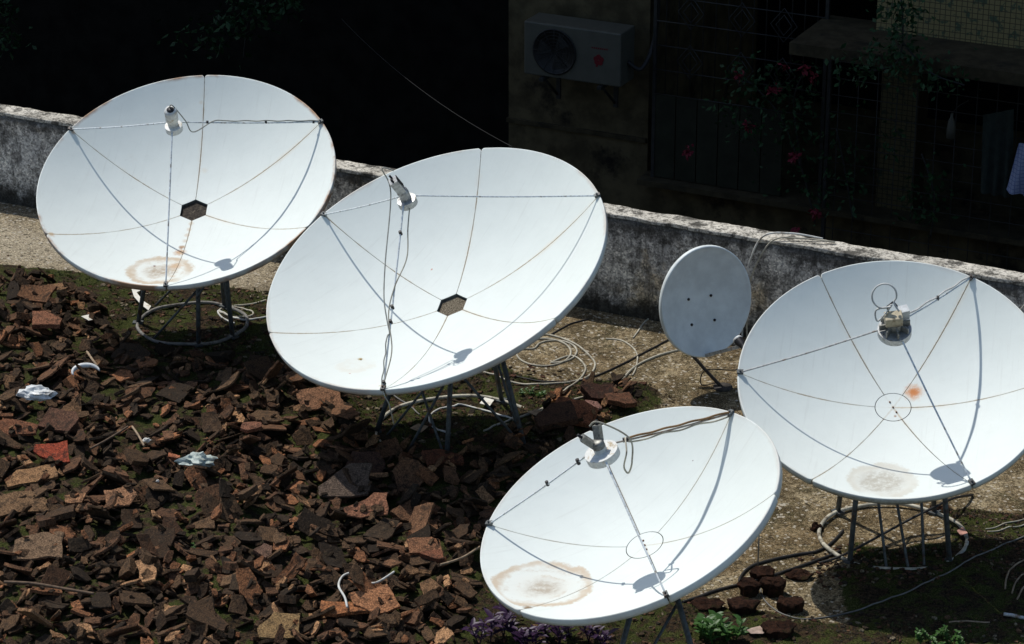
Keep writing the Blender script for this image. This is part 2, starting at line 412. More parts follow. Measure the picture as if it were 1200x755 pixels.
# ------------------------------------------------------------------ ground relief and rooftop floor
def inpoly(px, py, poly):
    poly = np.asarray(poly, float); inside = np.zeros(px.shape, bool); n = len(poly); j = n - 1
    for i in range(n):
        xi, yi = poly[i]; xj, yj = poly[j]
        cnd = ((yi > py) != (yj > py)) & (px < (xj - xi) * (py - yi) / (yj - yi + 1e-12) + xi)
        inside ^= cnd; j = i
    return inside
def blur(a, k):
    for ax in (0, 1):
        c = np.cumsum(np.pad(a, [(k + 1, k) if q == ax else (0, 0) for q in (0, 1)], mode='edge'), axis=ax)
        sl1 = [slice(None)] * 2; sl2 = [slice(None)] * 2
        sl1[ax] = slice(2 * k + 1, None); sl2[ax] = slice(None, -2 * k - 1)
        a = (c[tuple(sl1)] - c[tuple(sl2)]) / (2 * k + 1)
    return a
X0, X1, Y0, Y1, ST = -6.0, 6.0, -7.5, 5.0, .025
gx = np.arange(X0, X1 + 1e-6, ST); gy = np.arange(Y0, Y1 + 1e-6, ST)
GX, GY = np.meshgrid(gx, gy)                       # [iy, ix]
U, Vv = proj(np.stack([GX, GY, 0 * GX], -1))
def gpoly(pts): # photo outline -> ground outline (metres)
    return [tuple(G(*p)[:2]) for p in pts]
RUB = gpoly([(-420, 312), (-150, 322), (0, 330), (66, 343), (106, 358), (125, 400), (180, 430), (330, 440), (395, 470), (430, 528), (520, 546),
             (600, 530), (640, 480), (700, 462), (752, 462), (748, 480), (700, 520), (640, 570), (560, 660), (548, 712), (545, 800), (520, 980), (-800, 980)])
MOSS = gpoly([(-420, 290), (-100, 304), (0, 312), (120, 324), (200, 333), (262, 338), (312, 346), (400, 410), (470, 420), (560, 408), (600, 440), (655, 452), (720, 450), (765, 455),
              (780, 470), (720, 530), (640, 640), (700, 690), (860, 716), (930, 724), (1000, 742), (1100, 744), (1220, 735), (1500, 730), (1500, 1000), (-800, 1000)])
MOSS_SHADE2 = gpoly([(1096, 597), (1150, 600), (1230, 612), (1500, 640), (1500, 760), (1000, 760), (1000, 742), (990, 700), (970, 672), (1010, 664), (1090, 664), (1120, 640)])  # moss at the right, extended to darken the ground in the right dish's shadow
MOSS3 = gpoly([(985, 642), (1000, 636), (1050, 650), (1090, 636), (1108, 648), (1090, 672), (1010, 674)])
DRY = gpoly([(-700, 200), (0, 252), (60, 268), (330, 310), (330, 345), (200, 335), (110, 322), (0, 312), (-700, 280)])
rub = blur(inpoly(GX, GY, RUB).astype(float), 3)
moss = np.maximum(inpoly(GX, GY, MOSS), inpoly(GX, GY, MOSS_SHADE2) | inpoly(GX, GY, MOSS3)).astype(float)  # moss, plus the darkened shadow ground of the right dish
moss_shade = blur(blur(moss, 3), 2)
dry = blur(blur(inpoly(GX, GY, DRY).astype(float), 8), 6)
def vnoise(shape_x, shape_y, cell, seed):
    r = np.random.RandomState(seed); nx = int((X1 - X0) / cell) + 4; ny = int((Y1 - Y0) / cell) + 4
    g = r.rand(ny, nx)
    fx = (shape_x - X0) / cell + 1; fy = (shape_y - Y0) / cell + 1
    ix = np.clip(fx.astype(int), 0, nx - 2); iy = np.clip(fy.astype(int), 0, ny - 2); tx = fx - ix; ty = fy - iy
    tx = tx * tx * (3 - 2 * tx); ty = ty * ty * (3 - 2 * ty)
    return (g[iy, ix] * (1 - tx) + g[iy, ix + 1] * tx) * (1 - ty) + (g[iy + 1, ix] * (1 - tx) + g[iy + 1, ix + 1] * tx) * ty
def hfield(x, y):
    return None
H = .006 * vnoise(GX, GY, .5, 1) + .004 * vnoise(GX, GY, .12, 2) + .002 * nr.rand(*GX.shape)
H += moss_shade * (.018 * vnoise(GX, GY, .16, 3) + .016 * vnoise(GX, GY, .06, 4) + .012 * nr.rand(*GX.shape))
H += blur(rub, 6) * (.03 + .04 * vnoise(GX, GY, .9, 6) + .035 * vnoise(GX, GY, .28, 7))
def hat(x, y):
    fx = (np.asarray(x) - X0) / ST; fy = (np.asarray(y) - Y0) / ST
    ix = np.clip(fx.astype(int), 0, H.shape[1] - 2); iy = np.clip(fy.astype(int), 0, H.shape[0] - 2); tx = fx - ix; ty = fy - iy
    return (H[iy, ix] * (1 - tx) + H[iy, ix + 1] * tx) * (1 - ty) + (H[iy + 1, ix] * (1 - tx) + H[iy + 1, ix + 1] * tx) * ty
def on(u, v, dz=0.0):
    p = G(u, v); 
    for _ in range(3): p = G(u, v, float(hat(p.x, p.y)) + dz)
    return p

ny_, nx_ = GX.shape
me = bpy.data.meshes.new('rooftop_floor')
vs = np.stack([GX, GY, H], -1).reshape(-1, 3)
idx = np.arange(ny_ * nx_).reshape(ny_, nx_)
WOFF = float(np.array(WNRM) @ np.array(G(400, 300)))          # placeholder, recomputed below
b0 = G(0, 240); b1 = G(790, 372)
WOFF = .375
q = np.stack([idx[:-1, :-1], idx[:-1, 1:], idx[1:, 1:], idx[1:, :-1]], -1).reshape(-1, 4)
cx_ = vs[q].mean(1); keep = cx_[:, :2] @ np.array(WNRM)[:2] < WOFF + .1
q = q[keep]
used = np.zeros(len(vs), bool); used[q.ravel()] = True; remap = np.cumsum(used) - 1
tint = np.stack([moss_shade, rub, dry, np.ones_like(dry)], -1).reshape(-1, 4)[used]
me.from_pydata(vs[used].tolist(), [], remap[q].tolist()); me.update()
me.polygons.foreach_set('use_smooth', [True] * len(q))
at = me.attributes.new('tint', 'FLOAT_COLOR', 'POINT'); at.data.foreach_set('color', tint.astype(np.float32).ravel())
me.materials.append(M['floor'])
fl = bpy.data.objects.new('rooftop_floor', me); col.objects.link(fl); tag(fl, kind='structure')

# building under the rooftop, and the street level
m = MB()
pts = [(-9, Y0 - 4), (9, Y0 - 4)]
e0 = WDIR * 12 + WNRM * (WOFF + .15); e1 = WDIR * -9 + WNRM * (WOFF + .15)
m.prism([(-9, -12), (11, -12), (e0.x, e0.y), (e1.x, e1.y)], -6.5, -.02)
tag(m.build('rooftop_slab', M['slab']), kind='structure')
m = MB(); m.add([(-200, -200, -6.5), (200, -200, -6.5), (200, 200, -6.5), (-200, 200, -6.5)], [(0, 1, 2, 3)])
tag(m.build('ground', M['facade_dark']), kind='structure')

# ------------------------------------------------------------------ parapet wall
def lumpy_bar(s0, s1, o0, o1, z0, z1, amp, ds=.03, nz=14, no=4, seed=0):
    """a long wall piece with an uneven surface"""
    m = MB(); ns = int((s1 - s0) / ds)
    prof = [(o0, z0 + (z1 - z0) * k / nz) for k in range(nz + 1)] + [(o0 + (o1 - o0) * k / no, z1) for k in range(1, no + 1)] + [(o1, z0)]
    vs = []
    for i in range(ns + 1):
        s = s0 + (s1 - s0) * i / ns
        for (o, z) in prof:
            p = WP(s, o, z)
            d = mnoise.noise_vector(p * 6 + Vector((seed, 0, 0))) * amp + mnoise.noise_vector(p * 28 + Vector((0, seed, 0))) * amp * .5
            vs.append(p + d)
    k = len(prof); fs = [(i * k + j, (i + 1) * k + j, (i + 1) * k + j + 1, i * k + j + 1) for i in range(ns) for j in range(k - 1)]
    m.add(vs, fs, True); return m
HW = .625
par = empty('parapet_wall', WP(-3, WOFF, 0), 'low stained cement parapet running along the back edge of the rooftop', 'wall')
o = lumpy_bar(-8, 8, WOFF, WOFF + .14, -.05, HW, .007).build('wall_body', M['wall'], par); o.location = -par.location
o = lumpy_bar(-8, 8, WOFF - .006, WOFF + .145, HW - .004, HW + .016, .008, nz=3, no=8, seed=9).build('coping', M['coping'], par); o.location = -par.location

# ------------------------------------------------------------------ neighbouring building behind
FO = 7.9
nb = empty('neighbour_building', WP(1, FO, -6.5), 'grimy shaded building face with caged windows behind the parapet', 'building')
def nbp(m, name, mat, parent=nb):
    o = m.build(name, mat, parent)
    o.location = -nb.location if parent is nb else (0, 0, 0)
    return o
sL, _ = sz(596, 60, FO); sM, _ = sz(760, 120, FO)
_, zl = sz(765, 205, FO)                       # sill level
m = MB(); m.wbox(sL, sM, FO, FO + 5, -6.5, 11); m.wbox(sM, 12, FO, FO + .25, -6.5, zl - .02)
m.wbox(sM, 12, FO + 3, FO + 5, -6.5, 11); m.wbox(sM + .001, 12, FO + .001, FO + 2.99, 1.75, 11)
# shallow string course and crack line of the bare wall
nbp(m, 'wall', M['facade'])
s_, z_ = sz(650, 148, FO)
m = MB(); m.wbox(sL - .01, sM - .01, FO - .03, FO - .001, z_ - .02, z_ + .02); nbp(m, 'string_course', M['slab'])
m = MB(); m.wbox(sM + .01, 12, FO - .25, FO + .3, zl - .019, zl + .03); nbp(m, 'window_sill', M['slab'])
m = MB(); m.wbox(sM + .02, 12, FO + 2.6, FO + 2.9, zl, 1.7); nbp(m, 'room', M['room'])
# tiled pillar
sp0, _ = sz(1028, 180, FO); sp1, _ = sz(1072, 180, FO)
m = MB(); m.wbox(sp0, sp1, FO + .02, FO + .3, -2.9, 1.7); nbp(m, 'pillar', M['pillar_tiles_shaded'])
# projecting slab with mosaic parapet, upper right
sb, zb = sz(925, 50, FO - .9)
m = MB(); m.wbox(sb, 12, FO - .9, FO + .0, zb - .10, zb + .0); nbp(m, 'balcony_slab', M['slab'])
s2, z2 = sz(1030, 14, FO - .2)
m = MB(); m.wbox(s2, 12, FO - .25, FO - .05, zb + .002, zb + 1.0); nbp(m, 'mosaic_panel', M['mosaic'])
# window with decorative grille and sheet panel
sw0, _ = sz(766, 60, FO - .12); sw1, _ = sz(905, 150, FO - .12); sw2, _ = sz(966, 60, FO - .12)
_, zp1 = sz(830, 118, FO - .12); 
gr = nbp(MB().wbox(sw0, sw0 + .03, FO - .135, FO - .105, zl + .03, 1.7).wbox(sw2, sw2 + .03, FO - .135, FO - .105, zl + .03, 1.7), 'window_grille', M['bar'])
m = MB()
k = 0; s = sw0
while s < sw2:
    m.tube([WP(s, FO - .12, zp1), WP(s, FO - .12, 1.7)], .006, 6); s += .115
for zz in np.arange(zp1, 1.6, .22): m.tube([WP(sw0, FO - .13, zz), WP(sw2, FO - .13, zz)], .006, 6)
for cs in (sw0 + .35, sw0 + .82, sw0 + 1.2):
    for cz in (zp1 + .33, zp1 + .77):
        for rr in (.15, .09): m.tube([WP(cs + rr * .8, FO - .14, cz), WP(cs, FO - .14, cz + rr), WP(cs - rr * .8, FO - .14, cz), WP(cs, FO - .14, cz - rr)], .006, 6, closed=True)
nbp(m, 'bars', M['bar'], gr)
m = MB(); s = sw0 + .03
while s < sw1:
    m.wbox(s, s + .19, FO - .13, FO - .11, zl + .04, zp1); s += .2
nbp(m, 'sheet_panel', M['sheet'])
# wire cage in front of the right rooms
sc0, _ = sz(968, 150, FO - .2)
cage = nbp(MB().wbox(sc0, 12, FO - .22, FO - .18, zb - .14, zb - .11).wbox(sc0, sc0 + .03, FO - .22, FO - .18, zl - .9, zb - .14), 'wire_cage', M['bar'])
m = MB(); s = sc0 + .1
while s < 7:
    m.tube([WP(s, FO - .2, zl - 1.2), WP(s, FO - .2, zb - .12)], .0045, 5); s += .172
for zz in np.arange(zl - 1.2, zb - .15, .15): m.tube([WP(sc0, FO - .206, zz), WP(7, FO - .206, zz)], .0045, 5)
nbp(m, 'wires', M['bar'], cage)

# added dark house, raised out of view to keep the sun off the alley
fb = empty('added_shade_house', WP(-4, 13, -6.5), 'added black house wall at the back left behind the parapet, raised to block the sun', 'building')
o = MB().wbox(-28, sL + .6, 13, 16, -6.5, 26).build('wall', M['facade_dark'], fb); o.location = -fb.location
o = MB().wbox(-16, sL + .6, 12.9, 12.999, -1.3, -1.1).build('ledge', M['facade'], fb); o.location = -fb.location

# ------------------------------------------------------------------ air conditioner
s0, z1 = sz(614, 19, FO - .45); s1, z0 = sz(727, 103, FO - .45)
_, zt = sz(727, 40, FO - .45)
cz = (zt + z0) / 2; hz_ = (zt - z0) / 2; cs = (s0 + s1) / 2; hs = (s1 - s0) / 2
O = WP(cs, FO - .3, cz)
ac = empty('air_conditioner', O, 'dull white outdoor air conditioner unit hung on the dark wall', 'air conditioner')
def R4(c): return c - O
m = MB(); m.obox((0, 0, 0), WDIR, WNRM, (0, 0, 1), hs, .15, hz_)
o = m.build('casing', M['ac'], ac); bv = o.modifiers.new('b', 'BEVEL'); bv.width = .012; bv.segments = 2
fcs = -hs * .36
Mf = Matrix.Translation(WDIR * fcs - WNRM * .151) @ Matrix((WDIR, Vector((0, 0, 1)), -WNRM)).transposed().to_4x4()
rf = hz_ * .86
o = MB().lathe([(rf, -.0), (rf, .012), (rf - .012, .012), (rf - .02, .002), (.0, .0015)], Mf, 40).build('fan_opening', M['ac_dark'], ac)
m = MB()
for k in range(1, 7): m.lathe([(rf * k / 7 - .002, .010), (rf * k / 7, .014), (rf * k / 7 + .002, .010)], Mf, 40)
for k in range(12):
    a = k * math.pi / 6; m.tube([Mf @ Vector((.03 * math.cos(a), .03 * math.sin(a), .012)), Mf @ Vector((rf * math.cos(a), rf * math.sin(a), .012))], .002, 4)
m.build('fan_guard', M['bar'], o)
m = MB()
for k in range(3):
    a = k * 2.094 + .4; b = a + .9
    m.add([Mf @ Vector((.03 * math.cos(a), .03 * math.sin(a), .004)), Mf @ Vector((rf * .8 * math.cos(a), rf * .8 * math.sin(a), .004)),
           Mf @ Vector((rf * .85 * math.cos(b), rf * .85 * math.sin(b), .009)), Mf @ Vector((.04 * math.cos(b), .04 * math.sin(b), .009))], [(0, 1, 2, 3)])
m.build('fan_blade', M['bar'], o)
# red printed flower mark and tiny line of lettering
Me = Matrix.Translation(WDIR * (hs * .55) - WNRM * .1512 + Vector((0, 0, -.02))) @ Matrix((WDIR, Vector((0, 0, 1)), -WNRM)).transposed().to_4x4()
m = MB()
for k in range(5):
    a = k * 1.2566 + .3; m.prism([(.028 * math.cos(a) + .024 * math.cos(q * .785), .028 * math.sin(a) + .024 * math.sin(q * .785)) for q in range(8)], -.0005, .0012 + k * .0004, Me)
m.prism([(-.03, -.06), (-.012, -.066), (.004, -.02), (-.006, -.018)], 0, .001, Me)
m.build('flower_mark', M['red'], ac)
m = MB()
for k in range(8): m.prism([(-.07 + k * .02, .098), (-.058 + k * .02, .098), (-.054 + k * .02, .112), (-.066 + k * .02, .112)], 0, .001, Me)
m.build('lettering', M['red'], ac)
for sgn in (-.6, .6):
    m = MB(); m.obox(WDIR * (hs * sgn) + Vector((0, 0, -hz_ - .02)) + WNRM * .0, WDIR, WNRM, (0, 0, 1), .02, .19, .015)
    m.tube([WDIR * (hs * sgn) - WNRM * .12 + Vector((0, 0, -hz_ - .03)), WDIR * (hs * sgn) + WNRM * .15 + Vector((0, 0, -hz_ - .25))], .012, 6)
    m.obox(WDIR * (hs * sgn) + Vector((0, 0, -hz_ - .15)) + WNRM * .18, WDIR, WNRM, (0, 0, 1), .02, .01, .15)
    m.build('bracket', M['bar'], ac)
m = MB(); m.tube(spline([WDIR * hs + WNRM * .0 + Vector((0, 0, -.05)), WDIR * (hs + .12) + WNRM * .05 + Vector((0, 0, -.1)), WDIR * (hs + .15) + WNRM * .27 + Vector((0, 0, .2)), WDIR * (hs + .15) + WNRM * .29 + Vector((0, 0, .9))]), .02, 8)
m.build('pipe', M['bar'], ac)

# ------------------------------------------------------------------ laundry and climbing plants at the dark facade
def cloth(name, pts4, mat, label, cat, fold=.02, n=18, freq=3.0):
    """a hanging cloth with folds: four corners top-left, top-right, bottom-right, bottom-left"""
    a, b, c, d = [Vector(p) for p in pts4]; O = (a + b) / 2; vs = []
    for j in range(n + 1):
        for i in range(n + 1):
            u = i / n; v = j / n
            p = a.lerp(b, u).lerp(d.lerp(c, u), v) + WNRM * (fold * math.sin(u * 6.28 * freq + v * 2) * (.3 + v)) - O
            vs.append(p)
    k = n + 1; fs = [(j * k + i, (j + 1) * k + i, (j + 1) * k + i + 1, j * k + i + 1) for j in range(n) for i in range(n)]
    vs2 = [p + WNRM * .004 for p in vs]; nn = len(vs)
    fs2 = [tuple(nn + q for q in f[::-1]) for f in fs]
    m = MB(); m.add(vs + vs2, fs + fs2, True)
    o = m.build(name, mat, None, O); return tag(o, label, cat)
cloth('hanging_cloth', [A(1152, 135, FO - .3), A(1188, 128, FO - .3), A(1186, 232, FO - .3), A(1148, 226, FO - .3)], M['cloth_green'], 'dark green patterned cloth hanging in front of the wire cage', 'cloth')
cloth('checked_shirt', [A(1194, 168, FO - .42), A(1230, 172, FO - .42), A(1235, 240, FO - .42), A(1178, 224, FO - .42)], M['check'], 'pale blue and white checked garment hanging at the right edge', 'garment', .03)
b = A(1115, 145, FO - .3)
o = MB().lathe([(0, -.13), (.035, -.125), (.038, -.05), (.03, .02), (.012, .06), (.012, .09), (0, .092)], seg=16).build('bottle', M['ac'], None, b)
tag(o, 'small pale plastic bottle hung on the wire cage', 'bottle')
o = MB().tube(spline([Vector((0, 0, .085)), Vector((.05, 0, .15)), Vector((.13, 0, .2))]), .004, 5).build('string', M['bar'], o)

def leafset(m, c, spread, n, size, r, down=0.2, flat=.5):
    for _ in range(n):
        p = Vector(c) + Vector((r.gauss(0, spread[0]), r.gauss(0, spread[1]), r.gauss(0, spread[2])))
        d = Vector((r.uniform(-1, 1), r.uniform(-1, 1), r.uniform(-1, .6) - down)).normalized()
        sd = d.cross(Vector((r.uniform(-1, 1), r.uniform(-1, 1), 1))).normalized(); L = size * r.uniform(.6, 1.3)
        nrm = d.cross(sd)
        m.add([p, p + d * L * .5 + sd * L * .28 + nrm * L * .06, p + d * L, p + d * L * .5 - sd * L * .28 + nrm * L * .06], [(0, 1, 2, 3)])
def bougainvillea(name, clumps, stems, flowers, label, cat='plant', off=FO - .35, ls=.06, group=None):
    base = A(*stems[0][0], off); base = Vector((base.x, base.y, -2.9)) if False else A(*stems[0][0], off)
    root = empty(name, base, label, cat, group); r = random.Random(len(clumps) * 13 + 5)
    m = MB()
    for st in stems: m.tube(spline([A(u, v, off + .05) - base for u, v in st], 5), .008, 5)
    m.build('stem', M['bar'], root)
    m = MB()
    for (u, v, su, sv, n) in clumps:
        c = A(u, v, off) - base; leafset(m, c, (su / 145, .07, sv / 140), n, ls, r)
    m.build('foliage', M['leaf_dark'], root)
    for (u, v, n) in flowers:
        m = MB(); leafset(m, (0, 0, 0), (.018, .012, .018), n, .055, r)
        o = m.build('flower_cluster', M['flower'], root, A(u, v, off - .1) - base)
bougainvillea('flowering_creeper', [(868, 92, 12, 14, 60), (900, 110, 22, 18, 120), (925, 125, 18, 14, 90), (880, 150, 14, 20, 60), (935, 170, 22, 28, 110), (958, 230, 14, 20, 50), (915, 95, 30, 12, 70), (850, 130, 12, 12, 30)],
              [[(955, 262), (940, 200), (910, 130), (868, 88)], [(940, 200), (930, 120), (945, 80)]],
              [(806, 176, 26), (876, 147, 22), (866, 88, 18), (905, 104, 14), (943, 81, 22), (952, 93, 18), (930, 184, 30), (908, 104, 12), (957, 249, 34), (934, 268, 14), (920, 78, 10)],
              'dark creeper with red flower clusters in front of the panelled window')
bougainvillea('hanging_creeper', [(1052, 8, 12, 8, 70), (1060, 35, 16, 18, 130), (1048, 60, 16, 16, 90), (1075, 80, 22, 14, 70), (1010, 80, 26, 10, 80), (1110, 92, 20, 8, 50), (1030, 70, 30, 8, 60)],
              [[(1056, 0), (1058, 40), (1050, 75), (1010, 85)], [(1058, 50), (1090, 85), (1130, 100)]], [],
              'dark green creeper hanging over the edge of the balcony slab', off=FO - 1.05)
bougainvillea('climbing_plant', [(985, 170, 14, 30, 60), (1000, 210, 18, 20, 60), (1045, 165, 8, 16, 40), (1090, 230, 14, 24, 60), (1105, 225, 10, 12, 40), (1075, 250, 14, 18, 50)],
              [[(1090, 280), (1095, 230), (1080, 180)], [(1000, 260), (990, 200), (980, 150)]], [],
              'leafy dark climber growing on the wire cage beside the tiled pillar', off=FO - .32)
bougainvillea('dark_shrub', [(300, 6, 26, 10, 160), (270, 28, 30, 14, 120), (340, 4, 14, 8, 60), (240, 50, 30, 16, 60)], [[(285, 70), (290, 30), (300, 0)]], [],
              'dim green shrub at the top edge against the added black house wall, centre left', 'shrub', off=11.5, ls=.1)
bougainvillea('dark_shrub', [(2, 10, 12, 14, 70), (8, 45, 12, 14, 60), (-20, 30, 20, 30, 90)], [[(-10, 80), (-5, 40), (0, 0)]], [],
              'dim green shrub in the upper left corner behind the parapet', 'shrub', off=11.5, ls=.1)
# thin wire across the alley
a = A(400, 22, 9); b = Vector(WP(0, WOFF + .17, .3)); b = A(600, 172, 3.2)
pts = [a.lerp(b, k / 20) - Vector((0, 0, .25 * 4 * (k / 20) * (1 - k / 20) * .4)) for k in range(21)]
o = MB().tube([p - a for p in pts], .0025, 5).build('overhead_wire', M['bar'], None, a)
tag(o, 'single thin wire sagging across the black alley behind the parapet', 'wire')

# ------------------------------------------------------------------ big dishes
def dish_frame(az, el, phi):
    n = Vector((math.cos(el) * math.sin(az), math.cos(el) * math.cos(az), math.sin(el)))
    e1 = (Vector((1, 0, 0)) - n * n.x).normalized(); e2 = n.cross(e1)
    ex = e1 * math.cos(phi) + e2 * math.sin(phi); ey = n.cross(ex)
    return Matrix((ex, ey, n)).transposed()
def local_hit(F, V, R, sag, u, v):
    d = Vector(ray(u, v)); c = Vector(CAM); L = (V - c).length; lo = L - .9
    k = sag / R ** 2; t_ = lo
    while t_ < L + 1.2:
        p = F.transposed() @ (c + d * t_ - V)
        if p.z < k * (p.x ** 2 + p.y ** 2): return p
        t_ += .001
    return Vector((0, 0, 0))

def make_dish(label, V, az, el, phi, R, fr, sag, ring_c, ring_r, leg_angles, leg_r, hexhub, matargs, feedkind, cable, braces, group, ring_mat, petal_notes=None, hang=None, legmat='galv', top_dz=.2):
    F = dish_frame(R_(az), R_(el), R_(phi)); V = Vector(V); k = sag / R ** 2
    gz = float(hat(ring_c.x, ring_c.y))
    root = empty('satellite_dish', Vector((ring_c.x, ring_c.y, gz)), label, 'satellite dish', group)
    B = root.location
    spots = [(*local_hit(F, V, R, sag, u, v)[:2], rad, c, a) for (u, v, rad, c, a) in matargs.pop('spots', ())]
    mat = dish_material('dish_paint', F, V, R, sag, spots=spots, **matargs)
    MX = Matrix.Translation(V - B) @ F.to_4x4()
    S = lambda r, a: Vector((r * math.cos(a), r * math.sin(a), k * r * r))
    rh = .088
    gap = .0015
    for p in range(6):
        m = MB(); a0 = p * math.pi / 3; NR, NA = 22, 26
        radii = [0] * (NR + 1)
        vs = []
        wob = [mnoise.noise(Vector((p * 3.1 + R * 9, q * 1.7, 0))) * .0012 for q in range(3)]
        for i in range(NR + 1):
            t_ = i / NR
            for j in range(NA + 1):
                w_ = .5 - .5 * math.cos(math.pi * j / NA) if j not in (0, NA) else j / NA
                w_ = .5 * w_ + .5 * j / NA if 3 < j < NA - 3 else w_
                if hexhub:   # flat inner edge between two hexagon corners
                    am = (w_ - .5) * math.pi / 3; rin = rh * math.cos(math.pi / 6) / math.cos(am)
                else: rin = rh + .002
                rout = R
                r = rin + (rout - rin) * t_
                ga = gap / r
                a = a0 + ga + (math.pi / 3 - 2 * ga) * w_
                # rounded outer corners of the petal
                de = min(w_, 1 - w_) * R * math.pi / 3
                cr = .016
                if de < cr: r = min(r, R - cr + math.sqrt(max(0, cr * cr - (cr - de) ** 2)))
                q = S(r, a)
                q.z += wob[0] * t_ + wob[1] * math.sin(w_ * 3.14) * t_ * t_ 
                vs.append(q)
        c_ = NA + 1
        fs = [(i * c_ + j, (i + 1) * c_ + j, (i + 1) * c_ + j + 1, i * c_ + j + 1) for i in range(NR) for j in range(NA)]
        m.add(vs, fs, True)
        # back skin
        bk = [q - Vector((0, 0, .003)) for q in vs]; m.add(bk, [f[::-1] for f in fs], True)
        nb_ = len(vs)
        edge = [i * c_ for i in range(NR + 1)] + [NR * c_ + j for j in range(1, c_)] + [i * c_ + NA for i in range(NR - 1, -1, -1)] + [j for j in range(NA - 1, 0, -1)]
        ne = len(edge)
        m.add([vs[x_] for x_ in edge] + [bk[x_] for x_ in edge], [(x_, (x_ + 1) % ne, ne + (x_ + 1) % ne, ne + x_) for x_ in range(ne)])
        # folded rim lip: small roll, then a skirt going back
        last = [vs[NR * c_ + j] for j in range(c_)]
        rows = [last]
        for (dr, dz) in ((.004, .002), (.007, -.003), (.0075, -.02), (.007, -.036), (.001, -.037)):
            rows.append([q + Vector((q.x, q.y, 0)).normalized() * dr + Vector((0, 0, dz)) for q in last])
        m.add([q for rw in rows for q in rw], [(i * c_ + j, (i + 1) * c_ + j, (i + 1) * c_ + j + 1, i * c_ + j + 1) for i in range(len(rows) - 1) for j in range(NA)], True)
        # radial flanges behind the seams
        for w_ in (0, NA):
            line = [vs[i * c_ + w_] for i in range(1, NR)]
            m.add([q - Vector((0, 0, .003)) for q in line] + [q - Vector((0, 0, .030)) for q in line], [(i, i + 1, len(line) + i + 1, len(line) + i) for i in range(len(line) - 1)])
        o = m.build('reflector_panel', mat, root); o.matrix_local = MX
        # clamp bolts on the rim beside the seam
    # hub
    if hexhub:
        m = MB(); hexp = [(.082 * math.cos(q * math.pi / 3), .082 * math.sin(q * math.pi / 3)) for q in range(6)]
        m.prism(hexp, -.022, -.015)
        o = m.build('hub_plate', M['hubdirt'] if feedkind == 2 else M['hubdark'], root); o.matrix_local = MX
        m = MB()
        for q in range(6):
            c0 = Vector((.088 * math.cos(q * math.pi / 3), .088 * math.sin(q * math.pi / 3), 0)); c1 = Vector((.088 * math.cos((q + 1) * math.pi / 3), .088 * math.sin((q + 1) * math.pi / 3), 0))
            m.add([c0 * 1.01 - Vector((0, 0, .002)), c1 * 1.01 - Vector((0, 0, .002)), c1 * .99 - Vector((0, 0, .04)), c0 * .99 - Vector((0, 0, .04))], [(0, 1, 2, 3)])
        o = m.build('hub_rim', M['galv'], root); o.matrix_local = MX
    else:
        m = MB(); m.lathe([(q_, k * q_ * q_ + .0002) for q_ in (rh - .0015, rh * .8, rh * .6, rh * .4, rh * .2, .0001)], seg=48)
        o = m.build('hub_plate', mat, root); o.matrix_local = MX
        m = MB()
        for (bx_, by_) in ((0, 0), (.02, .03), (-.018, -.03)):
            m.lathe([(.0045, .001), (.0045, .005), (0, .006)], Matrix.Translation((bx_, by_, 0)), 8)
        o2 = m.build('hub_bolt', M['rust'], o)
    # mount behind the hub
    m = MB(); m.lathe([(.16, -.012 - .03), (.16, -.05), (.05, -.07), (.045, -.16), (0, -.16)], seg=24)
    o = m.build('mount_bracket', M['galv'], root); o.matrix_local = MX
    # struts
    Fp = V + F @ Vector((0, 0, fr))
    ends = []
    for q in (0, 2, 4):
        a = q * math.pi / 3; e = V + F @ (S(R - .006, a) + Vector((0, 0, .006))); f_ = Fp + F @ Vector((.052 * math.cos(a), .052 * math.sin(a), .004)); ends.append((e, f_))
        m = MB(); dv = (e - f_); sg = Vector((0, 0, -1)) * .006
        m.tube(spline([e - B, e.lerp(f_, .5) - B + sg, f_ - B], 8), .0045, 8)
        o = m.build('feed_strut', M[matargs_strut(feedkind, q)], root)
        m = MB()
        up_ = F @ Vector((0, 0, 1)); out = (F @ Vector((math.cos(a), math.sin(a), 0)))
        m.obox(e - B + up_ * .004, out, F @ Vector((-math.sin(a), math.cos(a), 0)), up_, .016, .011, .007)
        m.tube([e - B - up_ * .03, e - B + up_ * .02], .005, 6)
        m.build('strut_clamp', M['galv'], o)
    # feed horn
    FM = Matrix.Translation(Fp - B) @ F.to_4x4()
    fm = M['lnb_white'] if feedkind in (1, 3) else M['silver']
    m = MB(); rr = {1: .046, 2: .048, 3: .074, 4: .078}[feedkind]
    prof = [(.022, -.03), (.022, .0)]
    for q in range(4):
        r_ = .026 + (rr - .026) * q / 4; r2 = .026 + (rr - .026) * (q + .6) / 4
        prof += [(r_, .0), (r_, -.025), (r2, -.025), (r2, 0)]
    prof += [(rr, .0), (rr, -.03), (rr + .003, -.03), (rr + .003, .006), (.03, .008), (.028, .05), (0, .05)]
    m.lathe(prof, seg=40, smooth=False)
    feed = m.build('feed_horn', fm, root); feed.matrix_local = FM
    m = MB()
    if feedkind == 1:      # tilted white cylinder body with open dark socket
        T = Matrix.Translation((0, 0, .04)) @ Matrix.Rotation(R_(10), 4, 'X')
        m.lathe([(.03, 0), (.036, .01), (.036, .085), (.031, .1), (.0, .1)], T, 24)
        m.build('lnb_body', M['lnb_white'], feed)
        MB().lathe([(.021, .1005), (.021, .103), (.0, .103)], T, 16).build('socket', M['black'], feed)
    elif feedkind == 2:
        T = Matrix.Translation((0, 0, .045)) @ Matrix.Rotation(R_(-14), 4, 'Y')
        m.lathe([(.03, 0), (.03, .02), (.024, .03)], T, 20)
        m.obox(T @ Vector((0, 0, .062)), *(T.to_3x3().transposed()), .022, .028, .043)
        m.build('lnb_body', M['silver'], feed)
        m = MB()
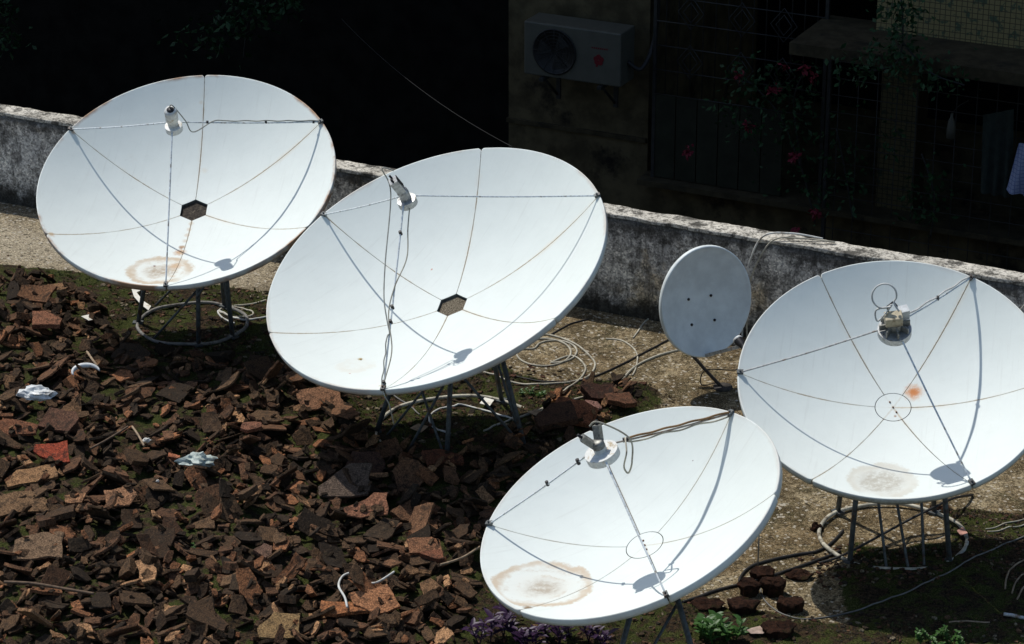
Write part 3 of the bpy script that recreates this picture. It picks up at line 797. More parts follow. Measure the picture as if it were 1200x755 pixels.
        for yy in (-.018, .018): m.lathe([(.006, .105), (.006, .128), (0, .128)], T @ Matrix.Translation((0, yy, 0)), 10)
        m.obox(T @ Vector((.027, 0, .08)), *(T.to_3x3().transposed()), .002, .012, .035)
        m.build('connector', M['black'], feed)
    elif feedkind == 3:
        T = Matrix.Translation((0, 0, .03))
        m.lathe([(.03, 0), (.03, .03), (.024, .035), (0, .035)], T, 20)
        for a in (.4, 2.6):
            T2 = T @ Matrix.Rotation(a, 4, 'Z') @ Matrix.Translation((.018, 0, .02)) @ Matrix.Rotation(R_(28), 4, 'Y')
            m.obox(T2 @ Vector((0, 0, .035)), *(T2.to_3x3().transposed()), .014, .017, .036)
        m.build('lnb_body', M['lnb_grey'], feed)
        m = MB()
        for a in (.4, 2.6):
            T2 = T @ Matrix.Rotation(a, 4, 'Z') @ Matrix.Translation((.018, 0, .02)) @ Matrix.Rotation(R_(28), 4, 'Y')
            m.lathe([(.007, .07), (.007, .095), (0, .095)], T2, 10)
        m.build('connector', M['black'], feed)
    else:
        T = Matrix.Translation((0, 0, .03))
        m.lathe([(.04, -.01), (.04, .03), (.03, .05), (0, .05)], T, 20)
        for q in range(8):
            a = q * .785; m.obox(T @ Vector((.055 * math.cos(a), .055 * math.sin(a), 0)), (math.cos(a), math.sin(a), 0), (-math.sin(a), math.cos(a), 0), (0, 0, 1), .02, .004, .018)
        m.build('feed_throat', M['lnb_grey'], feed)
        Tb = Matrix.Translation((-.012, 0, .088)) @ Matrix.Rotation(R_(-50), 4, 'Z')
        m = MB(); m.obox(Tb @ Vector((0, 0, 0)), *(Tb.to_3x3().transposed()), .042, .030, .026)
        o = m.build('lnb_body', M['lnb_beige'], feed); bv = o.modifiers.new('b', 'BEVEL'); bv.width = .005; bv.segments = 2
        Tc = Matrix.Translation((.055, -.015, .075)) @ Matrix.Rotation(R_(-40), 4, 'Z')
        m = MB(); m.obox(Tc @ Vector((0, 0, 0)), *(Tc.to_3x3().transposed()), .024, .022, .03)
        o = m.build('polariser_box', M['plastic'], feed)
        m = MB(); m.tube([(0, .03, .1), (.0, .045, .135), (.045, .035, .135), (.055, .02, .1)], .005, 6)
        m.build('bracket', M['black'], feed)
    # feed cable: points given in photo terms on a sheet through the feed / strut
    for (cpts, rad, cm) in cable(F, V, Fp, ends, B):
        MB().tube([p - B for p in spline(cpts, 8)], rad, 6).build('feed_cable', M[cm], root)
    # base ring on the ground, legs and braces
    m = MB(); N = 72
    pts = [Vector((ring_r * math.cos(2 * math.pi * i / N), ring_r * math.sin(2 * math.pi * i / N), .018 + .004 * math.sin(i * .5))) for i in range(N)]
    m.tube(pts, .0105, 8, closed=True); m.build('base_ring', M[ring_mat], root)
    piv = V + F @ Vector((0, 0, -.14)) - B
    ht = piv.z - top_dz + .14
    tops = []
    for a in leg_angles:
        a = R_(a); foot = Vector((ring_r * math.cos(a), ring_r * math.sin(a), .012)); top = Vector((leg_r * math.cos(a) + piv.x * .5, leg_r * math.sin(a) + piv.y * .5, ht)); tops.append(top)
        m = MB(); m.tube([foot, top], .0135, 8); m.obox(foot + Vector((0, 0, .006)), (math.cos(a), math.sin(a), 0), (-math.sin(a), math.cos(a), 0), (0, 0, 1), .03, .022, .006)
        m.build('support_leg', M[legmat], root)
    m = MB(); cN = 40; pc = Vector((piv.x * .5, piv.y * .5, ht))
    m.tube([pc + Vector((leg_r * math.cos(2 * math.pi * i / cN), leg_r * math.sin(2 * math.pi * i / cN), 0)) for i in range(cN)], .012, 8, closed=True)
    for i in range(3):
        a = i * 2.094 + .3; m.tube([pc + Vector((leg_r * math.cos(a), leg_r * math.sin(a), 0)), piv], .011, 8)
    m.build('top_frame', M[legmat], root)
    for (aa, zz, ab, zb_) in braces:
        aa, ab = R_(aa), R_(ab)
        P0 = Vector((ring_r * .97 * math.cos(aa), ring_r * .97 * math.sin(aa), zz)); P1 = Vector((leg_r * math.cos(ab) + piv.x * .5, leg_r * math.sin(ab) + piv.y * .5, ht * zb_))
        MB().tube([P0, P1], .0075, 6).build('cross_brace', M[legmat], root)
    if hang:
        for (h0, h1) in hang: MB().tube([h0 - B, h1 - B], .0035, 5).build('guy_wire', M['cable_grey'], root)
    return root
def matargs_strut(kind, q): return 'rusty_strut' if (kind == 3 and q == 0) else ('galv_light' if kind == 4 and q == 2 else 'strut')
t = NT('hub_debris'); P = t.coord(); n = t.noise(P, 130, 6, .8)
c = t.mix(t.step(n, .4, .62), (.06, .045, .03), (.36, .31, .22)); M['hubdirt'] = t.fin(c, .95, t.bump(n, 1, .01), 0, .1)
M['hubdark'] = simple('dark_hub_plate', (.045, .036, .026), .9, 0, .6, 90, dirt=(.12, .10, .07))
M['rust'] = simple('rust', (.16, .065, .025), .9, 0, .5, 80)

def along(ends, k, t0, t1, off, n=6):
    e, f = ends[k]; return [f.lerp(e, t0 + (t1 - t0) * i / n) + off * (1 if i % 2 else .6) for i in range(n + 1)]
def cable1(F, V, Fp, ends, B):
    up = F @ Vector((0, 0, 1)); e, f = ends[0]
    top = Fp + up * .13
    pts = [top, top + up * .03 + Vector((.02, 0, 0)), Fp + Vector((.07, -.02, .04)), Fp + Vector((.11, 0, -.035))] + along(ends, 0, .22, 1, Vector((0, 0, .009)), 10)
    return [(pts, .0036, 'cable_lgrey')] + [([f.lerp(e, q) - Vector((.006, 0, .0)), f.lerp(e, q) + Vector((.006, 0, 0))], .009, 'black') for q in (.18, .6, .95)]
def cable2(F, V, Fp, ends, B):
    up = F @ Vector((0, 0, 1)); e, f = ends[2]; top = Fp + up * .2
    L = Vector((-.065, 0, 0))
    p1 = [top, top + Vector((-.06, 0, .01)), Fp + L + up * .05, f.lerp(e, .3) + L * .95, f.lerp(e, .5) + L * .75, f.lerp(e, .62) + L * .35, f.lerp(e, .7)] + along(ends, 2, .72, 1, Vector((-.012, 0, .008)), 6)
    p2 = [Fp + Vector((.02, 0, 0)), f.lerp(e, .12) + Vector((.035, 0, 0)), f.lerp(e, .28) + Vector((.045, 0, -.01)), f.lerp(e, .45), f.lerp(e, .6) + Vector((-.015, 0, 0)), f.lerp(e, .8) + Vector((.022, 0, 0)), e, e + Vector((.03, -.03, -.08)), e + Vector((.05, 0, -.2))]
    return [(p1, .0034, 'cable_lgrey'), (p2, .0034, 'cable_beige')] + [([f.lerp(e, q) - up * .012, f.lerp(e, q) + up * .012], .009, 'black') for q in (.15, .56, .64, .97)]
def cable3(F, V, Fp, ends, B):
    up = F @ Vector((0, 0, 1)); e, f = ends[0]; top = Fp + up * .15
    p1 = [top, top + Vector((.04, 0, .02)), Fp + Vector((.12, 0, .07)), Fp + Vector((.135, 0, -.04)), Fp + Vector((.12, 0, -.1)), Fp + Vector((.10, 0, -.07)), Fp + Vector((.11, 0, .0)), f.lerp(e, .13) + Vector((0, 0, .01))] + along(ends, 0, .16, 1, Vector((0, 0, -.02)), 6)
    p2 = along(ends, 0, .12, 1, Vector((.0, .0, .010)), 8)
    e1, f1 = ends[1]
    return [(p1, .0042, 'cable_beige'), (p2, .005, 'cable_brown'), ([f1.lerp(e1, .42) - up * .012, f1.lerp(e1, .42) + up * .012], .008, 'black'), ([f1.lerp(e1, .12) - up * .014, f1.lerp(e1, .12) + up * .014], .009, 'black'),
            ([f.lerp(e, .13) - Vector((.012, 0, 0)), f.lerp(e, .13) + Vector((.012, 0, .004))], .011, 'black')]
def cable4(F, V, Fp, ends, B):
    up = F @ Vector((0, 0, 1)); e, f = ends[0]; top = Fp + up * .13
    c = Fp + up * .1 + Vector((-.055, 0, .10))
    loop = [c + Vector((.058 * math.cos(a), 0, .062 * math.sin(a))) for a in np.linspace(-.6, 5.4, 14)]
    p1 = [top + Vector((.02, 0, 0))] + loop + [Fp + up * .08 + Vector((-.08, -.01, -.01)), Fp + up * .09 + Vector((-.09, 0, .035)), Fp + up * .12 + Vector((-.02, 0, .03))]
    p2 = along(ends, 0, .0, 1, Vector((-.004, 0, .013)), 8)
    return [(p1, .0045, 'cable_white'), (p2, .0045, 'cable_white'), ([f.lerp(e, .06) - up * .014, f.lerp(e, .06) + up * .014], .01, 'black'), ([f.lerp(e, .52) - up * .01, f.lerp(e, .52) + up * .014], .008, 'black')]
M['cable_brown'] = simple('brown_cable', (.22, .13, .055), .6, 0, .3, 20)

GRP = None
BR = (.33, .22, .13)
d1 = make_dish('white six-panel dish with hexagonal dark hub hole, furthest left against the parapet', (-1.851, -.169, .773), -167.9, 64.9, 27.0, .861, .673, .271,
          G(226, 387), .325, (178, 282, 322, 60), .24, True,
          dict(puddle=(.19, .10, .8, .85, (.47, .35, .22)), grime=.25, edge=.95, seams=1.0, spots=[(211, 296, .05, (.45, .25, .11), .9), (206, 312, .06, (.50, .32, .17), .8), (213, 290, .025, (.22, .09, .03), .95), *[(224 - 22 * q_ / 9, 262 + 62 * q_ / 9, .021 + .0012 * q_, (.50, .36, .21), .45) for q_ in range(10)], (181, 312, .012, (.12, .03, .02), 1), (60, 275, .03, (.5, .3, .12), .6), (86, 156, .02, (.5, .28, .12), .6), (236, 120, .02, (.62, .52, .36), .35), (240, 200, .03, (.64, .56, .42), .35)]),
          1, cable1, [(230, .02, 282, .6), (282, .3, 322, .9), (322, .05, 60, .9), (140, .05, 60, .8)], GRP, 'darkring')
d2 = make_dish('largest white dish with hexagonal hub hole full of brown debris, standing over the rubble', (-.319, -1.68, .793), -134.3, 65.0, 14.4, .936, .745, .297,
          G(539, 513), .455, (183, 262, 322, 60), .27, True,
          dict(puddle=(.10, .03, .25, .1, (.6, .5, .35)), grime=.16, edge=.35, seams=1.0, spots=[(422, 421, .018, (.3, .2, .03), 1.0), (423, 422, .008, (.03, .02, .01), 1), (410, 438, .008, (.4, .1, .03), .8), (506, 316, .008, (.5, .15, .06), .7), (448, 452, .03, (.5, .42, .3), .7)]),
          2, cable2, [(230, .02, 262, .85), (262, .02, 183, .8), (322, .04, 262, .9), (322, .03, 60, .95), (200, .02, 262, 1.0)], GRP, 'ring')
d3 = make_dish('white dish with round hub and brown ring stain, lowest in front by the purple plants', (.597, -4.285, .688), -114.8, 66.1, 42.3, .704, .554, .219,
          Vector((.62, -4.40, 0)), .33, (322, 230), .13, False,
          dict(puddle=(.215, .09, .9, .8, (.52, .42, .30)), grime=.2, edge=.2, seams=.45, spots=[(618, 712, .03, (.22, .13, .05), .9), (812, 540, .005, (.1, .02, .02), .8)]),
          3, cable3, [(240, .02, 322, .9)], GRP, 'ring',
          hang=[(Vector(A(888, 618, A(888, 618, 0).dot(WNRM))) if False else Vector((G(888, 668) + Vector((0, 0, .30)))), G(888, 668, .02))])
d4 = make_dish('white dish with orange rust spot beside its round hub, cut off by the right edge', (1.877, -2.922, .754), -168.7, 63.2, 54.2, .751, .59, .244,
          G(1046, 633), .37, (228, 312, 48, 132), .30, False,
          dict(puddle=(.17, .13, .5, .7, (.48, .42, .31)), grime=.2, edge=.15, seams=.9, spots=[(1071, 460, .065, (.62, .36, .2), .9), (1071, 460, .04, (.55, .19, .05), .95), (1049, 488, .01, (.3, .16, .08), .8), (1053, 493, .006, (.3, .16, .08), .8)]),
          4, cable4, [(258, .02, 110, .95), (275, .02, 95, .95), (288, .03, 60, .95)], GRP, 'ring')

# ------------------------------------------------------------------ small offset dish
Vc = None
fo = on(847, 455); n5 = Vector((.43, -.89, .16)).normalized()
# centre placed over the ground a little behind the foot
c5 = G(828, 354, .50)
root = empty('offset_dish', fo, 'small grey oval dish facing away from the sun between the large white dishes', 'satellite dish')
x5 = Vector((0, 0, 1)).cross(n5).normalized(); y5 = n5.cross(x5)
ro = R_(-7); x5r = x5 * math.cos(ro) + y5 * math.sin(ro); y5r = -x5 * math.sin(ro) + y5 * math.cos(ro)
F5 = Matrix((x5r, y5r, n5)).transposed()
MX5 = Matrix.Translation(c5 - fo) @ F5.to_4x4()
a5, b5, s5 = .278, .308, .055
m = MB(); NRr, NAa = 14, 64
vs = [Vector((0, 0, -s5))]
for i in range(1, NRr + 1):
    for j in range(NAa):
        a = 2 * math.pi * j / NAa; t_ = i / NRr; vs.append(Vector((a5 * t_ * math.cos(a), b5 * t_ * math.sin(a), -s5 * (1 - t_ * t_))))
for (dr, dz) in ((.004, .003), (.011, .001), (.013, -.024), (.008, -.030), (.001, -.010)):
    for j in range(NAa):
        a = 2 * math.pi * j / NAa; vs.append(Vector(((a5 + dr) * math.cos(a), (b5 + dr) * math.sin(a), dz)))
fs = [(0, 1 + j, 1 + (j + 1) % NAa) for j in range(NAa)]
for i in range(NRr + 4):
    for j in range(NAa):
        l = (j + 1) % NAa; fs.append((1 + i * NAa + j, 1 + (i + 1) * NAa + j, 1 + (i + 1) * NAa + l, 1 + i * NAa + l))
m.add(vs, fs, True)
bk = [Vector((0, 0, -s5 - .003))] + [v - Vector((0, 0, .003)) for v in vs[1:1 + NRr * NAa]]
m.add(bk, [f[::-1] for f in fs[:NAa + (NRr - 1) * NAa]], True)
M['dish5'] = simple('grey_dish_paint', (.72, .78, .76), .5, 0, .12, 9, .4, bump=.03)
M['dish5w'] = simple('pale_rim', (.6, .62, .6), .45, 0, .1, 12, .4)
o = m.build('reflector', M['dish5'], root); o.matrix_local = MX5
for (bx_, by_) in ((-.09, .01), (.055, .025), (-.065, -.135), (.082, -.115)):
    k_ = -s5 * (1 - (bx_ / a5) ** 2 - (by_ / b5) ** 2)
    MB().lathe([(.008, k_), (.008, k_ + .005), (0, k_ + .006)], Matrix.Translation((bx_, by_, 0)), 10).build('bolt', M['black'], o)
lnb = G(866, 398, .40); lnb = c5 + n5 * .30 + x5 * -.0 + Vector((0, 0, -.13))
# move the receiver so that it stands in front of the lower right rim
arm0 = c5 + F5 @ Vector((.02, -b5 - .005, -.02)); 
dvec = (n5 * .30 + Vector((.06, 0, .125))); lnb = arm0 + dvec
m = MB(); ax = (lnb - arm0).normalized(); sx_ = ax.cross(Vector((0, 0, 1))).normalized()
m.obox((arm0 + lnb) / 2 - fo, ax, sx_, ax.cross(sx_), (lnb - arm0).length / 2, .012, .009); m.build('feed_arm', M['galv_light'], root)
dl = (c5 - lnb).normalized()
TL = Matrix.Translation(lnb - fo) @ dl.to_track_quat('Z', 'Y').to_matrix().to_4x4()
o = MB().lathe([(0, .055), (.026, .055), (.028, .045), (.018, .0), (.018, -.04), (.024, -.045), (.024, -.09), (0, -.09)], TL, 20).build('lnb', M['black'], root)
MB().lathe([(0, .06), (.027, .059), (.030, .05), (.027, .045)], TL, 20).build('horn_cap', M['plastic'], o)
m = MB(); back = c5 + F5 @ Vector((0, -.05, -s5 - .05))
m.obox(c5 + F5 @ Vector((0, -.02, -s5 - .025)) - fo, *(F5.transposed()), .075, .09, .022); m.build('back_bracket', M['galv'], root)
m = MB(); m.tube(spline([Vector((0, 0, 0)), Vector((-.13, .05, .13)), Vector((-.23, .12, .25)), back - fo + Vector((-.02, .02, -.05)), back - fo + Vector((0, 0, .03))], 6), .010, 10); m.lathe([(.0, .012), (.055, .012), (.055, .0)], seg=20)
m.build('mast', M['darkpipe'], root)
m = MB(); m.tube(spline([lnb - fo + Vector((0, 0, -.03)), lnb - fo + Vector((-.02, 0, -.14)), Vector((-.1, -.02, .12)), Vector((-.12, 0, .02)), Vector((-.02, .06, .012))]), .0035, 6); m.build('feed_cable', M['cable_black'], root)

# ------------------------------------------------------------------ rubble
GSX, GSY, GST = -5.6, -7.2, .0125
NXg, NYg = int(7.6 / GST), int(9.0 / GST)
hx, hy = np.meshgrid(GSX + GST * np.arange(NXg), GSY + GST * np.arange(NYg))
HG = hat(hx, hy).copy()
RUBa = np.array(RUB)
def shard_poly(r, size, kind):
    """broken outline: a rectangle or wedge with snapped corners"""
    asp = r.uniform(.42, .95)
    if kind == 0:
        n = r.choice((4, 5, 5, 6)); a0 = r.uniform(0, 6.28); pts = []
        for i in range(n):
            a = a0 + 6.283 * (i + r.uniform(-.28, .28)) / n; rr = size * r.uniform(.62, 1.0); pts.append((rr * math.cos(a), rr * math.sin(a) * asp))
    else:
        w_, h_ = size * r.uniform(.75, 1), size * r.uniform(.32, .8); c = [(-w_, -h_), (w_, -h_), (w_, h_), (-w_, h_)]; pts = []
        k = r.randrange(4)
        for i, (x, y) in enumerate(c):
            if i == k:
                nx = c[(i + 1) % 4]; pv = c[i - 1]; f1, f2 = r.uniform(.2, .7), r.uniform(.2, .7)
                pts += [(x + (pv[0] - x) * f1, y + (pv[1] - y) * f1), (x + (nx[0] - x) * f2, y + (nx[1] - y) * f2)]
            else: pts.append((x * r.uniform(.86, 1), y * r.uniform(.86, 1)))
    # chip the edges
    out = []
    for i in range(len(pts)):
        p, q_ = pts[i], pts[(i + 1) % len(pts)]; out.append(p)
        L = math.hypot(q_[0] - p[0], q_[1] - p[1])
        if L > .03:
            for _k in range(1, 3):
                f = _k / 3 + r.uniform(-.1, .1); j = L * .055
                out.append((p[0] + (q_[0] - p[0]) * f + r.uniform(-j, j), p[1] + (q_[1] - p[1]) * f + r.uniform(-j, j)))
    return out
def shard_mesh(r, size, thick, kind):
    poly = shard_poly(r, size, kind); n = len(poly)
    curve = r.choice((0, r.uniform(-1, 1), r.uniform(.6, 2.4))); bev = min(thick * .16, .0018)
    def z_(x, y): return curve * x * x + mnoise.noise(Vector((x * 30 + size * 99, y * 30, thick * 777))) * .0022
    rows = []
    for (sc_, zz) in ((1 - bev / size, -thick), (1.0, -thick + bev), (1.0, -bev), (1 - 1.2 * bev / size, 0.0)):
        rows.append([(x * sc_, y * sc_, zz + z_(x, y)) for x, y in poly])
    top2 = [(x * .55, y * .55, z_(x * .55, y * .55) + r.uniform(-.0012, .0012)) for x, y in poly]
    vs = [p for rw in rows for p in rw] + top2; fs = [tuple(range(n))[::-1]]
    for k in range(3): fs += [(k * n + i, k * n + (i + 1) % n, (k + 1) * n + (i + 1) % n, (k + 1) * n + i) for i in range(n)]
    fs += [(3 * n + i, 3 * n + (i + 1) % n, 4 * n + (i + 1) % n, 4 * n + i) for i in range(n)] + [tuple(range(4 * n, 5 * n))]
    return poly, vs, fs
def settle(x, y, yaw, poly, size, thick, r, extra=.0, tilt=None):
    lim = 1.1 if r.random() < .8 else 1.9
    """rest a shard on what already lies there; returns its matrix and raises the height map"""
    ix, iy = int((x - GSX) / GST), int((y - GSY) / GST); k = int(size / GST) + 1
    x0_, x1_, y0_, y1_ = max(ix - k, 0), min(ix + k + 1, NXg), max(iy - k, 0), min(iy + k + 1, NYg)
    if x1_ - x0_ < 4 or y1_ - y0_ < 4: return None
    sx = hx[y0_:y1_, x0_:x1_]; sy = hy[y0_:y1_, x0_:x1_]; sh = HG[y0_:y1_, x0_:x1_]
    c, s = math.cos(yaw), math.sin(yaw)
    lx = (sx - x) * c + (sy - y) * s; ly = -(sx - x) * s + (sy - y) * c
    ins = inpoly(lx, ly, poly)
    if ins.sum() < 3: return None
    Am = np.stack([lx[ins], ly[ins], np.ones(ins.sum())], 1); hh = sh[ins]
    wts = np.where(hh > np.median(hh), 2.5, .6)
    try: sol = np.linalg.lstsq(Am * wts[:, None], hh * wts, rcond=None)[0]
    except Exception: return None
    gxl, gyl = sol[0] + r.gauss(0, .22 + extra), sol[1] + r.gauss(-.05, .22 + extra)
    if extra < -.15: gxl, gyl = r.gauss(0, .08), .30 + r.gauss(0, .08)
    mg = math.hypot(gxl, gyl)
    if mg > lim: gxl *= lim / mg; gyl *= lim / mg
    res = hh - Am[:, 0] * gxl - Am[:, 1] * gyl
    z0_ = np.percentile(res, 82)
    top = z0_ + thick
    pl = top + lx * gxl + ly * gyl
    sh[ins] = np.maximum(sh[ins], pl[ins])
    nl = Vector((-gxl, -gyl, 1)).normalized(); exl = (Vector((1, 0, gxl))).normalized(); eyl = nl.cross(exl)
    Ml = Matrix((exl, eyl, nl)).transposed().to_4x4()
    return Matrix.Translation((x, y, top)) @ Matrix.Rotation(yaw, 4, 'Z') @ Ml
def tile_colour(r, bright=0.0):
    q_ = r.random()
    if q_ < .30 - bright: c = (.060, .040, .026)
    elif q_ < .48 - bright: c = (.030, .022, .015)
    elif q_ < .62: c = (.090, .060, .038)
    elif q_ < .84: c = (.118, .068, .043)
    elif q_ < .93: c = (.20, .10, .055)
    else: c = (.30, .19, .115)
    k = r.uniform(.6, 1.5); return tuple(min(.5, v * k * w_) for v, w_ in zip(c, (1.10, .98, .84)))

ring_pts = [(226, 387, .33), (539, 513, .46)]
def covered(u, v):
    """behind a big dish as the photo shows it"""
    for (cx, cy, rx, ry, tl) in ((218, 212, 172, 118, -.2), (511, 315, 190, 130, -.45), (738, 601, 168, 112, -.42), (1040, 445, 172, 138, 0)):
        dx, dy = u - cx, v - cy; c, s = math.cos(tl), math.sin(tl); a, b = dx * c + dy * s, -dx * s + dy * c
        if (a / rx) ** 2 + (b / ry) ** 2 < 1: return True
    return False
rr = random.Random(21)
stuffV = []; stuffF = []; stuffC = []
def scatter(n, smin, smax, tmin, tmax, extra, dens=1.0):
    tries = 0; got = 0
    while got < n and tries < n * 30:
        tries += 1
        x = rr.uniform(-5.5, 1.6); y = rr.uniform(-7.1, 1.6)
        if not inpoly(np.array([x]), np.array([y]), RUB)[0]: continue
        u, v = proj(np.array([x, y, .05]))
        if u < -330 + 60 * rr.random() or v > 930 + 60 * rr.random(): continue
        size = smin * (smax / smin) ** (rr.random() ** 1.4); thick = rr.uniform(tmin, tmax)
        poly, vs, fs = shard_mesh(rr, size, thick, rr.randrange(2)); yaw = rr.uniform(0, 6.28)
        Mx = settle(x, y, yaw, poly, size, thick, rr, extra)
        if Mx is None: continue
        b = len(stuffV); stuffV.extend([tuple(Mx @ Vector(p)) for p in vs]); stuffF.extend([tuple(b + i for i in f) for f in fs])
        c = tile_colour(rr); stuffC.extend([(*c, 1)] * len(vs)); got += 1
scatter(2300, .035, .085, .007, .018, .16)
scatter(2700, .022, .065, .006, .020, .36)
# fine crumbs over the moss patch near the first dish and round the rubble margin
def crumbs(n, poly, smin, smax):
    got = 0
    P_ = np.array(poly); lo = P_.min(0); hi = P_.max(0)
    while got < n:
        x = rr.uniform(lo[0], hi[0]); y = rr.uniform(lo[1], hi[1]); got += 1
        if not inpoly(np.array([x]), np.array([y]), poly)[0]: continue
        size = rr.uniform(smin, smax); thick = size * rr.uniform(.3, .8)
        pl, vs, fs = shard_mesh(rr, size, thick, 0); z = float(hat(x, y)) + thick * .6
        Mx = Matrix.Translation((x, y, z)) @ Matrix.Rotation(rr.uniform(0, 6.28), 4, 'Z') @ Matrix.Rotation(rr.gauss(0, .3), 4, 'X')
        b = len(stuffV); stuffV.extend([tuple(Mx @ Vector(p)) for p in vs]); stuffF.extend([tuple(b + i for i in f) for f in fs])
        c = rr.choice([(.05, .035, .02), (.03, .025, .018), (.12, .07, .04), (.2, .17, .12), (.09, .04, .025)]); stuffC.extend([(*c, 1)] * len(vs))
crumbs(1500, gpoly([(100, 335), (320, 345), (430, 440), (430, 525), (330, 440), (180, 430), (110, 400)]), .006, .026)
crumbs(900, gpoly([(380, 430), (640, 430), (760, 455), (740, 500), (640, 560), (430, 540)]), .006, .028)
crumbs(1400, gpoly([(560, 640), (700, 690), (860, 712), (1230, 735), (1230, 775), (540, 775)]), .005, .022)
crumbs(500, gpoly([(1100, 596), (1220, 608), (1220, 700), (1130, 660)]), .005, .018)
crumbs(420, gpoly([(930, 655), (985, 640), (1110, 650), (1100, 690), (960, 690)]), .005, .022)
crumbs(260, gpoly([(0, 260), (300, 300), (800, 380), (900, 480), (1200, 560), (1200, 600), (960, 640), (900, 600), (760, 440), (0, 300)]), .003, .009)

# 300 individual shards on top
kinds_lbl = 'weathered clay roof tile shard lying in the dark rubble heap'
def place_shard(name, u, v, size, thick, color, label, cat='tile shard', group=None, kind=1, yaw=None, extra=.05, r=rr, aspect=None):
    p = on(u, v); yaw = r.uniform(0, 6.28) if yaw is None else yaw
    for _ in range(12):
        poly, vs, fs = shard_mesh(r, size, thick, kind)
        if aspect: vs = [(a, b * aspect, c) for a, b, c in vs]; poly = [(a, b * aspect) for a, b in poly]
        Mx = settle(p.x, p.y, yaw, poly, size, thick, r, extra)
        if Mx is None: return None
        break
    m = MB(); m.add(vs, fs); o = m.build(name, M['tile'], None, None, [(*color, 1)] * len(vs)); o.matrix_world = Mx
    return tag(o, label, cat, group)
cnt = 0; taken = []
cand = []
while len(cand) < 5000:
    u = rr.uniform(-5, 600); v = rr.uniform(330, 752)
    if covered(u, v): continue
    p = G(u, v, .08)
    if not inpoly(np.array([p.x]), np.array([p.y]), RUB)[0]: continue
    cand.append((u, v))
special = [ # u, v, size, thick, colour, label
 (44, 352, .12, .018, (.17, .085, .045), 'large brown tile slab tilted up near the left edge below the pale concrete'),
 (56, 392, .10, .03, (.24, .11, .065), 'thick pinkish brick piece standing in the rubble at the left, below the tilted slab'),
 (68, 346, .075, .014, (.26, .15, .08), 'tan square tile piece at the top margin of the rubble, left of the first dish'),
 (15, 512, .15, .018, (.20, .085, .045), 'big orange-brown tile at the left edge below the crumpled white bag'),
 (62, 545, .12, .016, (.30, .060, .030), 'red pointed tile piece above the tan slab at the left'),
 (38, 566, .16, .018, (.30, .17, .085), 'broad tan tile slab at the left below the red pointed piece'),
 (70, 508, .13, .02, (.11, .055, .035), 'dark brown broken slab right of the big orange-brown tile'),
 (27, 602, .15, .016, (.20, .12, .065), 'yellowish tile slab at the left edge, lower than the broad tan one'),
 (88, 598, .09, .012, (.32, .17, .09), 'long pale orange sliver near the left, beside dark bricks'),
 (142, 594, .10, .012, (.34, .18, .10), 'bright salmon tile piece in the middle of the left rubble'),
 (205, 545, .055, .02, (.40, .15, .08), 'small bright orange brick bit just left of the greenish plastic rag'),
 (48, 658, .14, .014, (.20, .13, .08), 'long tan strip of tile low at the left'),
 (405, 730, .13, .018, (.36, .15, .065), 'bright orange tile slab at the bottom of the picture, under the curved white wire'),
 (440, 722, .12, .012, (.36, .17, .085), 'bent orange tile strip right of the bright orange slab at the bottom'),
 (405, 582, .16, .016, (.11, .080, .062), 'large grey-brown flat tile in the middle, right of the rag'),
 (430, 613, .13, .010, (.24, .11, .065), 'long thin reddish tile lying below the large grey-brown one'),
 (375, 476, .12, .012, (.25, .13, .075), 'slender orange-edged tile at the foot of the largest dish'),
 (497, 656, .10, .018, (.25, .12, .065), 'pale orange brick corner between dark shards, left of the front dish'),
 (508, 668, .08, .03, (.20, .08, .045), 'reddish thick block just below the pale orange brick corner'),
 (520, 548, .13, .02, (.15, .055, .03), 'reddish slab in the shadow below the largest dish'),
 (430, 550, .12, .02, (.08, .042, .028), 'dark brown slab in the shadow left of the front leg of the largest dish'),
 (328, 746, .12, .012, (.26, .17, .08), 'tan leaf-shaped tile sliver at the bottom edge'),
 (295, 520, .09, .02, (.24, .11, .07), 'pink-brown brick piece right of the rag'),
 (312, 658, .07, .02, (.17, .10, .07), 'cracked light brown chunk left of the white wire'),
 (672, 492, .13, .03, (.26, .10, .05), 'orange-red brick lying behind the front dish'),
 (690, 480, .08, .015, (.24, .13, .11), 'pinkish tile chip on top of the bricks behind the front dish'),
 (650, 500, .13, .04, (.08, .04, .025), 'dark mossy brick behind the front dish, left of the orange-red one'),
 (700, 470, .10, .04, (.05, .022, .015), 'almost black brick behind the front dish, nearest the pale cable'),
 (728, 478, .10, .03, (.13, .06, .035), 'brown brick behind the upper rim of the front dish'),
]
placed = []
def far_enough(u, v, d):
    for (a, b, c_) in placed:
        if ((a - u)) ** 2 + ((b - v) * 2.0) ** 2 < (d * .42 + c_ * .42) ** 2: return False
    return True
for (u, v, s_, t_, c_, lb) in special: placed.append((u, v, s_ * 200))
nums = 0; k_ = 0
while nums < 271 and k_ < len(cand):
    u, v = cand[k_]; k_ += 1
    size = rr.uniform(.07, .13) if rr.random() < .7 else rr.uniform(.045, .07)
    if not far_enough(u, v, size * 175): continue
    thick = rr.uniform(.009, .017) if rr.random() < .85 else rr.uniform(.025, .04)
    if thick > .02: size *= .75
    o = place_shard('tile_shard', u, v, size, thick, tile_colour(rr, .05), kinds_lbl, group='loose shards of the rubble heap', kind=rr.randrange(2), extra=rr.choice((-.1, .05, .2, .4)))
    if o: nums += 1; placed.append((u, v, size * 200))
for (u, v, s_, t_, c_, lb) in special:
    place_shard('brick_piece' if t_ >= .03 else 'tile_shard', u, v, s_, t_, c_, lb, cat='brick' if t_ >= .03 else 'tile shard', extra=-.16, yaw=rr.uniform(-.5, .5), kind=1 if s_ > .09 else 0)
print('individual shards', nums)
scatter(750, .010, .03, .004, .012, .3)
m = MB(); m.v = stuffV; m.f = stuffF; m.sm = [False] * len(stuffF)
